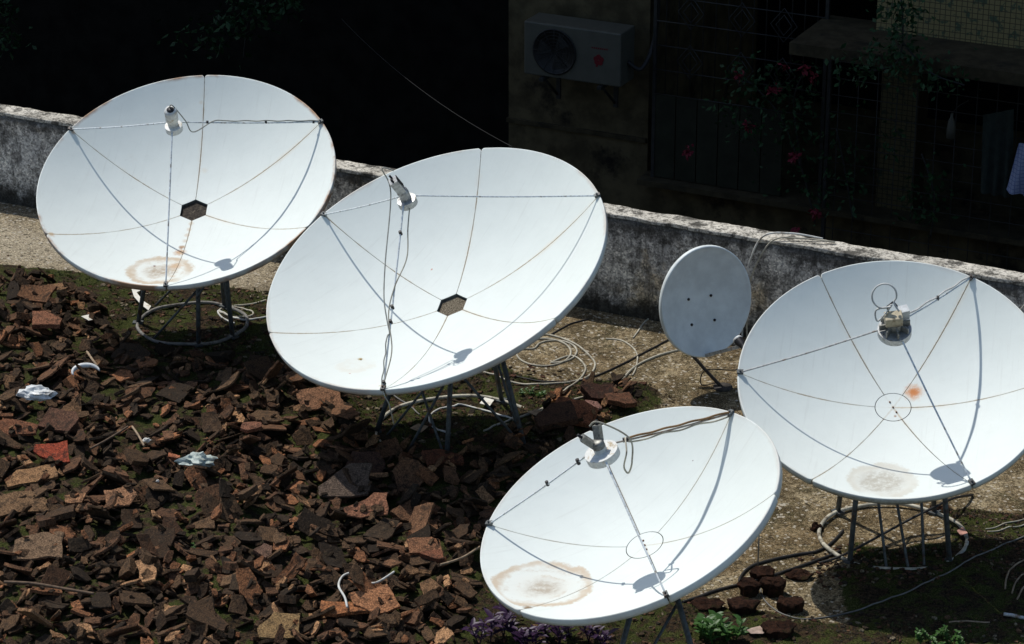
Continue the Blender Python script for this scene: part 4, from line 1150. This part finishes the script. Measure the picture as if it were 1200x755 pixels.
o = m.build('rubble', M['tile'], None, None, stuffC); tag(o, 'mass of small broken tile and brick rubble filling the left of the roof', 'rubble', kind='stuff')

# ------------------------------------------------------------------ moss and litter tufts
def tufts(name, n, poly, hgt, mat, label, wd=.002, avoid_cover=False):
    m = MB(); P_ = np.array(poly); lo = P_.min(0); hi = P_.max(0); r = random.Random(n); got = 0
    while got < n:
        got += 1
        x = r.uniform(lo[0], hi[0]); y = r.uniform(lo[1], hi[1])
        if not inpoly(np.array([x]), np.array([y]), poly)[0]: continue
        if mnoise.noise(Vector((x * 5, y * 5, 1.3))) < -.05: continue
        z = float(hat(x, y))
        for _ in range(5):
            a = r.uniform(0, 6.28); h = hgt * r.uniform(.4, 1.2); l = Vector((math.cos(a), math.sin(a), 0)); s_ = Vector((-l.y, l.x, 0)) * wd * r.uniform(.7, 1.6)
            p = Vector((x, y, z - .002)) + l * r.uniform(0, .008)
            m.add([p - s_, p + s_, p + l * h * .6 + Vector((0, 0, h))], [(0, 1, 2)])
    return tag(m.build(name, mat), label, 'moss', kind='stuff')
M['mossgreen'] = leaf_mat('moss_blades', (.022, .032, .006), (.085, .10, .022))
M['litter'] = simple('dry_litter', (.09, .06, .035), .95, 0, .6, 30)
mp1 = gpoly([(0, 312), (120, 324), (312, 344), (430, 440), (560, 412), (600, 440), (655, 452), (765, 456), (740, 500), (640, 560), (430, 540), (390, 470), (180, 432), (125, 400), (100, 345)])
tufts('moss', 9000, mp1, .016, M['mossgreen'], 'dark green moss covering the ground round the dish feet', .004)
mp2 = gpoly([(560, 680), (700, 692), (860, 716), (930, 724), (1000, 742), (1220, 735), (1230, 775), (540, 775)])
tufts('moss', 3500, mp2, .012, M['mossgreen'], 'dark moss strip along the bottom edge of the picture', .0025)
tufts('moss', 1800, gpoly([(985, 642), (1050, 650), (1100, 640), (1108, 655), (1090, 672), (1010, 674)]), .012, M['mossgreen'], 'moss and grass inside the ring under the right dish', .0025)
tufts('leaf_litter', 3500, gpoly([(1096, 597), (1230, 612), (1230, 700), (1190, 690), (1130, 655)]), .010, M['litter'], 'brown dry litter on the ground right of the right dish', .003)
tufts('leaf_litter', 2000, gpoly([(600, 440), (655, 452), (765, 456), (800, 470), (740, 500), (640, 540)]), .010, M['litter'], 'reddish dry litter between the largest dish and the front dish', .003)

# ------------------------------------------------------------------ plants
def leafy(name, spots, mat, label, L, wd, r, per=9, cat='plant', rise=.12, group=None):
    root = empty(name, on(*spots[0][:2]), label, cat, group); B = root.location
    mf = MB(); ms = MB()
    for (u, v) in spots:
        p = on(u, v) - B
        for _ in range(2):
            h = rise * r.uniform(.5, 1.2); lean = Vector((r.gauss(0, .03), r.gauss(0, .03), h)); ms.tube([p, p + lean * .6, p + lean], .003, 5)
            for k in range(per):
                t_ = .25 + .75 * k / per; q = p + lean * t_; a = k * 2.4 + r.uniform(-.4, .4); dr = Vector((math.cos(a), math.sin(a), r.uniform(.3, 1.1))).normalized()
                l = L * r.uniform(.7, 1.2); sd = dr.cross(Vector((0, 0, 1))).normalized() * wd * l; dn = Vector((0, 0, -1)) * l * .18
                up_ = sd.cross(dr).normalized() * wd * l * .35
                mf.add([q, q + dr * l * .35 + sd + up_, q + dr * l * .35, q + dr * l * .35 - sd + up_, q + dr * l * .72 + sd * .75 + up_ + dn * .5, q + dr * l * .72 + dn * .55, q + dr * l * .72 - sd * .75 + up_ + dn * .5, q + dr * l + dn],
                       [(0, 1, 2), (0, 2, 3), (1, 4, 5, 2), (2, 5, 6, 3), (4, 7, 5), (5, 7, 6)], True)
    ms.build('stem', mat, root); mf.build('foliage', mat, root); return root
r3 = random.Random(3)
leafy('purple_plant', [(590, 745), (575, 752), (562, 758), (605, 752), (598, 730), (612, 762)], M['purple'], 'purple leafed plant at the bottom left of the front dish', .075, .16, r3)
leafy('purple_plant', [(640, 748), (655, 756), (668, 748), (690, 752), (628, 760), (705, 758)], M['purple'], 'purple leafed plant in the shade under the middle of the front dish', .075, .16, r3)
leafy('green_plant', [(820, 748), (830, 738), (842, 745), (852, 752), (835, 756), (862, 750), (818, 738)], M['leaf'], 'bright green leafy plant beside the leg of the front dish', .055, .26, r3, 10, rise=.1)
leafy('green_plant', [(1090, 752), (1102, 748), (1112, 755), (1080, 758), (1120, 760), (1098, 760), (1128, 756)], M['leaf'], 'small bright green weed at the bottom right edge', .022, .35, r3, 16, rise=.075)
leafy('grass_tuft', [(622, 464), (630, 466), (638, 463), (614, 462)], M['leaf'], 'small bright green sprout by the leg of the largest dish', .022, .2, r3, 9, rise=.03)
leafy('weed', [(232, 653), (228, 650)], M['leaf'], 'tiny yellow green weed among the dark shards', .018, .3, r3, 8, rise=.03)

# ------------------------------------------------------------------ soil blocks
def soil_block(u, v, w, h, label, seed, squash=.85):
    p = on(u, v); r = random.Random(seed); m = MB(); N = 44; rows = []; w = w * .78; h = h * .85
    prof = [(.80, -.01), (.85, h * .25), (.9, h * .5), (.96, h * .8), (.99, h * .95), (.93, h * 1.0), (.7, h * 1.03), (.5, h * 1.02), (.3, h * 1.03), (.12, h * 1.02), (0.02, h * 1.02)]
    rot = r.uniform(0, 1); vs = []
    for (f, z) in prof:
        for i in range(N):
            a = 6.2832 * i / N + rot; hx_ = 1 / max(.6, math.cos(((a * 6 / 6.2832) % 1 - .5) * 1.047)) * .93
            q_ = Vector((f * w * hx_ * math.cos(a), f * w * squash * hx_ * math.sin(a), z))
            vs.append(q_ + mnoise.noise_vector(q_ * 22 + Vector((seed, 0, 0))) * .015 + mnoise.noise_vector(q_ * 80) * .007)
    fs = [(i * N + k, i * N + (k + 1) % N, (i + 1) * N + (k + 1) % N, (i + 1) * N + k) for i in range(len(prof) - 1) for k in range(N)] + [tuple(range((len(prof) - 1) * N, len(prof) * N))]
    m.add(vs, fs, True); o = m.build('soil_block', M['soil'], None, p); return tag(o, label, 'soil block', 'soil blocks on the concrete by the front dish')
soil_block(893, 678, .075, .05, 'flat soil block furthest back, behind the cluster of soil blocks', 1)
soil_block(877, 696, .075, .07, 'soil block at the left of the middle row under the black cable', 2)
soil_block(906, 696, .08, .085, 'tall mossy soil block in the middle of the cluster', 3)
soil_block(870, 716, .095, .06, 'wide reddish soil block at the front left of the cluster', 4)
soil_block(926, 716, .085, .065, 'rounded red-brown soil block at the front right of the cluster, inside the cable loop', 5)
soil_block(937, 676, .085, .02, 'thin flat soil cake at the back right of the cluster', 6)
soil_block(830, 712, .10, .03, 'low crumbled soil block beside the green plant', 7)
soil_block(912, 741, .11, .04, 'low mossy clod at the bottom, in front of the cluster', 8)

# ------------------------------------------------------------------ cables on the roof
def cab(name, pts, r, mat, label, cat='cable', lift=None, group=None, n=10):
    P3 = []
    for i, p in enumerate(pts):
        z = p[2] if len(p) > 2 else None
        P3.append(on(p[0], p[1], r * .8) if z is None else G(p[0], p[1], z))
    sp = spline(P3, n)
    if all(len(p) < 3 for p in pts):
        sp = [Vector((q_.x, q_.y, max(float(hat(q_.x, q_.y)) + r * .8, 0))) for q_ in sp]
        zs = [q_.z for q_ in sp]
        for k in range(3): zs = [max(zs[i], (zs[max(i - 1, 0)] + zs[i] + zs[min(i + 1, len(zs) - 1)]) / 3) for i in range(len(zs))]
        for q_, z in zip(sp, zs): q_.z = z
    B = P3[0].copy(); o = MB().tube([q_ - B for q_ in sp], r, 7).build(name, M[mat], None, B)
    return tag(o, label, cat, group)
def loopp(cx, cy, rx, ry, a0, a1, n=10): return [(cx + rx * math.cos(a), cy + ry * math.sin(a)) for a in np.linspace(a0, a1, n)]
cab('coiled_cable', [(598, 402)] + loopp(637, 413, 32, 16, -2.6, 3.4, 14) + loopp(650, 412, 26, 13, 3.4, 8.0, 9) + [(670, 417), (685, 428), (683, 440), (664, 456), (640, 478), (628, 487)], .006, 'cable_beige', 'beige cable coiled on the concrete right of the largest dish')
cab('coiled_cable', [(600, 395), (640, 392), (672, 402), (692, 418), (697, 430), (684, 444), (640, 451), (600, 448), (566, 436)], .006, 'cable_beige', 'outer beige cable loop sweeping round the coil to the largest dish')
cab('loose_cable', [(792, 394), (765, 408), (735, 424), (705, 438), (680, 446), (640, 448), (604, 441)], .006, 'cable_black', 'dark cable running from the small grey dish to the coil')
cab('loose_cable', [(800, 409), (768, 418), (740, 433), (718, 452), (690, 463), (660, 472), (625, 484), (600, 492)], .007, 'cable_beige', 'long pale cable from below the small grey dish to the ring of the largest dish')
cab('loose_cable', [(710, 397), (728, 399), (742, 408), (747, 418), (745, 432), (741, 440)], .005, 'cable_beige', 'short hook of beige cable in the middle of the concrete')
cab('loose_cable', [(786, 375), (768, 371), (756, 377), (748, 388), (742, 396)], .005, 'cable_beige', 'thin pale cable curving out behind the small grey dish')
cab('loose_cable', [(645, 393), (668, 380), (690, 374)], .005, 'cable_black', 'short thin dark cable near the foot of the parapet')
cab('coiled_cable', [(312, 352), (286, 357), (262, 361), (258, 366), (272, 372), (292, 371), (296, 366), (280, 361), (264, 362)], .006, 'cable_beige', 'beige cable looped at the right foot of the left dish')
cab('loose_cable', [(314, 371), (290, 374), (270, 371), (256, 364), (260, 372), (275, 379)], .006, 'cable_white', 'white cable end beside the loop at the left dish')
cab('loose_cable', loopp(540, 492, 37, 17, 1.9, 4.9, 8) + [(575, 483), (600, 490)], .0055, 'cable_white', 'white cable loop lying inside the ring of the largest dish')
cab('loose_cable', [(602, 489), (585, 497), (567, 505)], .006, 'cable_beige', 'short bright cable piece at the right foot of the largest dish')
cab('loose_cable', [(452, 455), (468, 468), (480, 476), (492, 486)], .0045, 'cable_grey', 'grey cable dropping from the rim of the largest dish to its ring')
cab('black_cable', [(867, 684), (868, 676), (880, 664), (905, 656), (935, 650), (958, 646), (975, 636), (988, 622)], .008, 'cable_black', 'thick black cable arching over the soil blocks to the right dish')
cab('black_cable', [(800, 706), (840, 692), (885, 681), (925, 668), (960, 656), (985, 646)], .008, 'cable_black', 'straight black cable passing in front of the soil blocks')
cab('black_cable', [(960, 660), (985, 652, .03), (1020, 634, .06), (1060, 612, .1), (1096, 594, .14), (1118, 584, .1), (1140, 580)], .007, 'cable_black', 'black cable threaded through the legs of the right dish')
cab('loose_cable', [(891, 690), (895, 702), (910, 716), (935, 725), (970, 723), (1010, 714), (1060, 696), (1105, 674), (1140, 654), (1175, 638), (1215, 624)], .004, 'cable_grey', 'long grey cable crossing the shadow of the right dish')
cab('pale_cable', [(1155, 620), (1175, 614), (1210, 606)], .0032, 'cable_beige', 'upper of two pale cables at the right edge')
cab('pale_cable', [(1157, 623), (1180, 618), (1212, 611)], .0032, 'cable_beige', 'lower of two pale cables at the right edge')
for i, (pts, lb) in enumerate([([(1178, 690), (1180, 676), (1190, 662), (1212, 652)], 'outermost pale stalk arching at the lower right edge'), ([(1186, 695), (1192, 680), (1212, 668)], 'second dry stalk in the heap at the lower right edge'),
                               ([(1192, 702), (1200, 688), (1218, 680)], 'innermost dry stalk in the heap at the lower right edge')]):
    cab('dry_stalk', pts, .0045, 'palewood', lb, 'stalk')
cab('metal_rod', [(1176, 722), (1190, 722), (1212, 724)], .009, 'galv_light', 'short pale pipe end at the lower right edge', 'pipe')
cab('dry_stalk', [(1112, 730), (1135, 728), (1160, 729)], .004, 'palewood', 'thin dry stalk lying above the small green weed', 'stalk')
# cables over the parapet
def over(pts, r, mat, label):
    B = pts[0]; o = MB().tube([q_ - B for q_ in spline(pts, 10)], r, 7).build('parapet_cable', M[mat], None, B); tag(o, label, 'cable')
sA, _ = sz(872, 330, WOFF - .03)
over([WP(sA, WOFF - .03, .02), WP(sA, WOFF - .035, .3), WP(sA + .04, WOFF - .04, .52), WP(sA + .11, WOFF - .02, .67), WP(sA + .25, WOFF + .06, .68), WP(sA + .42, WOFF + .12, .655)], .006, 'cable_white', 'pale cable bent over the parapet behind the small grey dish')
over([WP(sA + .03, WOFF - .03, .02), WP(sA + .03, WOFF - .04, .3), WP(sA + .08, WOFF - .045, .5), WP(sA + .17, WOFF - .03, .655), WP(sA + .3, WOFF + .03, .67), WP(sA + .5, WOFF + .10, .655)], .005, 'cable_beige', 'second thinner cable over the parapet beside the pale one')
sB, _ = sz(1200, 345, WOFF - .02)
over([WP(sB - .12, WOFF - .03, .25), WP(sB - .02, WOFF - .04, .47), WP(sB + .08, WOFF - .02, .62), WP(sB + .1, WOFF + .05, .66)], .005, 'cable_white', 'thin white cable over the parapet at the right edge')

# ------------------------------------------------------------------ litter
def crumple(name, u, v, w, h, mat, label, seed, cat, amp=.35, sq=.6, lift=.03):
    hgt = 0
    p = on(u, v, .07); r = random.Random(seed); m = MB(); N, K = 22, 12; vs = []
    for i in range(K + 1):
        th = math.pi * i / K
        for j in range(N):
            ph = 6.2832 * j / N; d = Vector((math.sin(th) * math.cos(ph), math.sin(th) * math.sin(ph), math.cos(th)))
            k = 1 + amp * mnoise.noise(d * 1.7 + Vector((seed, 0, 0))) * 2 + amp * .8 * abs(mnoise.noise(d * 4.3 + Vector((0, seed, 0))))
            vs.append(Vector((d.x * w * k, d.y * w * sq * k, d.z * h * k)))
    fs = [(i * N + j, (i + 1) * N + j, (i + 1) * N + (j + 1) % N, i * N + (j + 1) % N) for i in range(K) for j in range(N)]
    m.add(vs, fs); o = m.build(name, mat, None, p + Vector((0, 0, lift))); o.rotation_euler = (0, 0, r.uniform(-.3, .3)); return tag(o, label, cat)
crumple('plastic_bag', 42, 467, .085, .03, M['plastic'], 'crumpled white plastic bag on the rubble near the left edge', 4, 'bag')
M['rag'] = simple('greenish_plastic', (.40, .46, .41), .5, 0, .3, 40, dirt=(.2, .2, .16))
crumple('plastic_rag', 232, 545, .075, .03, M['rag'], 'crumpled pale green plastic rag in the middle of the rubble', 11, 'rag', .5)
crumple('paper_scrap', 172, 522, .018, .012, M['paper'], 'tiny white paper ball left of the green rag', 2, 'paper')
crumple('paper_scrap', 185, 570, .008, .006, M['paper'], 'tiny white paper speck below the green rag', 12, 'paper')
# broken white bowl: half ring
p = on(101, 440, .08); m = MB()
arc = np.linspace(.2, 3.6, 18)
m.tube([Vector((.075 * math.cos(a), .05 * math.sin(a), .02 + .02 * math.sin(a))) for a in arc], [.004 + .011 * math.sin((a - .2) / 3.4 * 3.14) for a in arc], 8)
o = m.build('broken_bowl', M['plastic'], None, p); tag(o, 'curved rim of a broken white bowl poking out of the rubble', 'bowl')
def flat(name, corners, mat, label, cat, dz=.012, th=.002):
    P3 = [on(u, v, dz) for u, v in corners]; B = sum(P3, Vector()) / len(P3); n = len(P3); m = MB()
    vs = [q_ - B for q_ in P3] + [q_ - B + Vector((0, 0, th)) for q_ in P3]
    m.add(vs, [tuple(range(n)), tuple(range(2 * n - 1, n - 1, -1))] + [(i, n + i, n + (i + 1) % n, (i + 1) % n) for i in range(n)])
    return tag(m.build(name, mat, None, B), label, cat)
flat('paper_scrap', [(562, 473), (568, 466), (579, 469), (574, 476)], M['paper'], 'square white paper scrap lying under the largest dish', 'paper', .03)
flat('plastic_strip', [(154, 338), (168, 336), (164, 341), (160, 343), (168, 353), (177, 359), (174, 364), (166, 358), (157, 348)], M['paper'], 'wrinkled white plastic strip on the moss below the left dish', 'strip', .03)
flat('tile_chip', [(95, 371), (104, 369), (114, 374), (104, 376)], M['paper'], 'pale flat chip on the moss left of the white plastic strip', 'chip', .035)
flat('tile_chip', [(617, 483), (628, 480), (637, 484), (629, 488)], M['palewood'], 'pale flat stone where the long cable meets the largest dish', 'chip', .02)
flat('tile_chip', [(480, 502), (490, 497), (502, 500), (494, 507)], M['palewood'], 'tan flat stone inside the ring of the largest dish', 'chip', .02)
flat('dry_leaf', [(1121, 622), (1128, 618), (1134, 625), (1126, 628)], M['leafpink'] if 'leafpink' in M else simple('pink_leaf', (.42, .22, .17), .8), 'pinkish dry leaf right of the ring of the right dish', 'leaf', .03)
flat('tile_chip', [(874, 738), (890, 734), (903, 737), (894, 743), (880, 743)], simple('pink_stone', (.40, .30, .24), .9), 'pinkish flat stone at the bottom between green plant and mossy clod', 'stone', .015)
def cab2(pts, r, mat, name, label, cat):
    P3 = [on(u, v, dz) for u, v, dz in pts]; B = P3[0].copy()
    tag(MB().tube([q_ - B for q_ in spline(P3, 8)], r, 6).build(name, M[mat], None, B), label, cat)
cab2([(411, 671, .09), (401, 676, .11), (397, 687, .12), (404, 700, .12), (407, 712, .09)], .006, 'cable_white', 'bent_wire', 'curved white wire standing out of the rubble at the bottom', 'wire')
cab2([(421, 681, .09), (440, 683, .10), (462, 670, .11)], .005, 'cable_white', 'bent_wire', 'thin pale wire bent in a V, right of the curved white wire', 'wire')
cab2([(5, 682, .10), (40, 684, .11), (75, 690, .11), (110, 696, .10)], .007, 'wood', 'stick', 'long dark stick lying low at the left', 'stick')
cab2([(106, 526, .10), (128, 514, .11), (150, 500, .11)], .006, 'wood', 'stick', 'dark stick leaning between slabs right of the big orange-brown tile', 'stick')
cab2([(155, 500, .10), (162, 510, .11), (169, 523, .10)], .006, 'palewood', 'stick', 'pale twig pointing at the tiny paper ball', 'stick')
cab2([(102, 412, .09), (108, 421, .10), (114, 429, .09)], .007, 'palewood', 'stick', 'short pale twig above the broken bowl', 'stick')
cab2([(516, 662, .10), (530, 658, .10), (545, 652, .11), (562, 641, .10)], .006, 'palewood', 'stick', 'thin stick left of the rim of the front dish', 'stick')
crumple('dark_clod', 958, 607, .03, .03, M['soil'], 'dark shrivelled clod on the concrete left of the right dish ring', 9, 'clod', lift=-.06)
crumple('dark_clod', 1100, 585, .05, .02, M['soil'], 'dark clod behind the right leg of the right dish', 19, 'clod', lift=-.06)
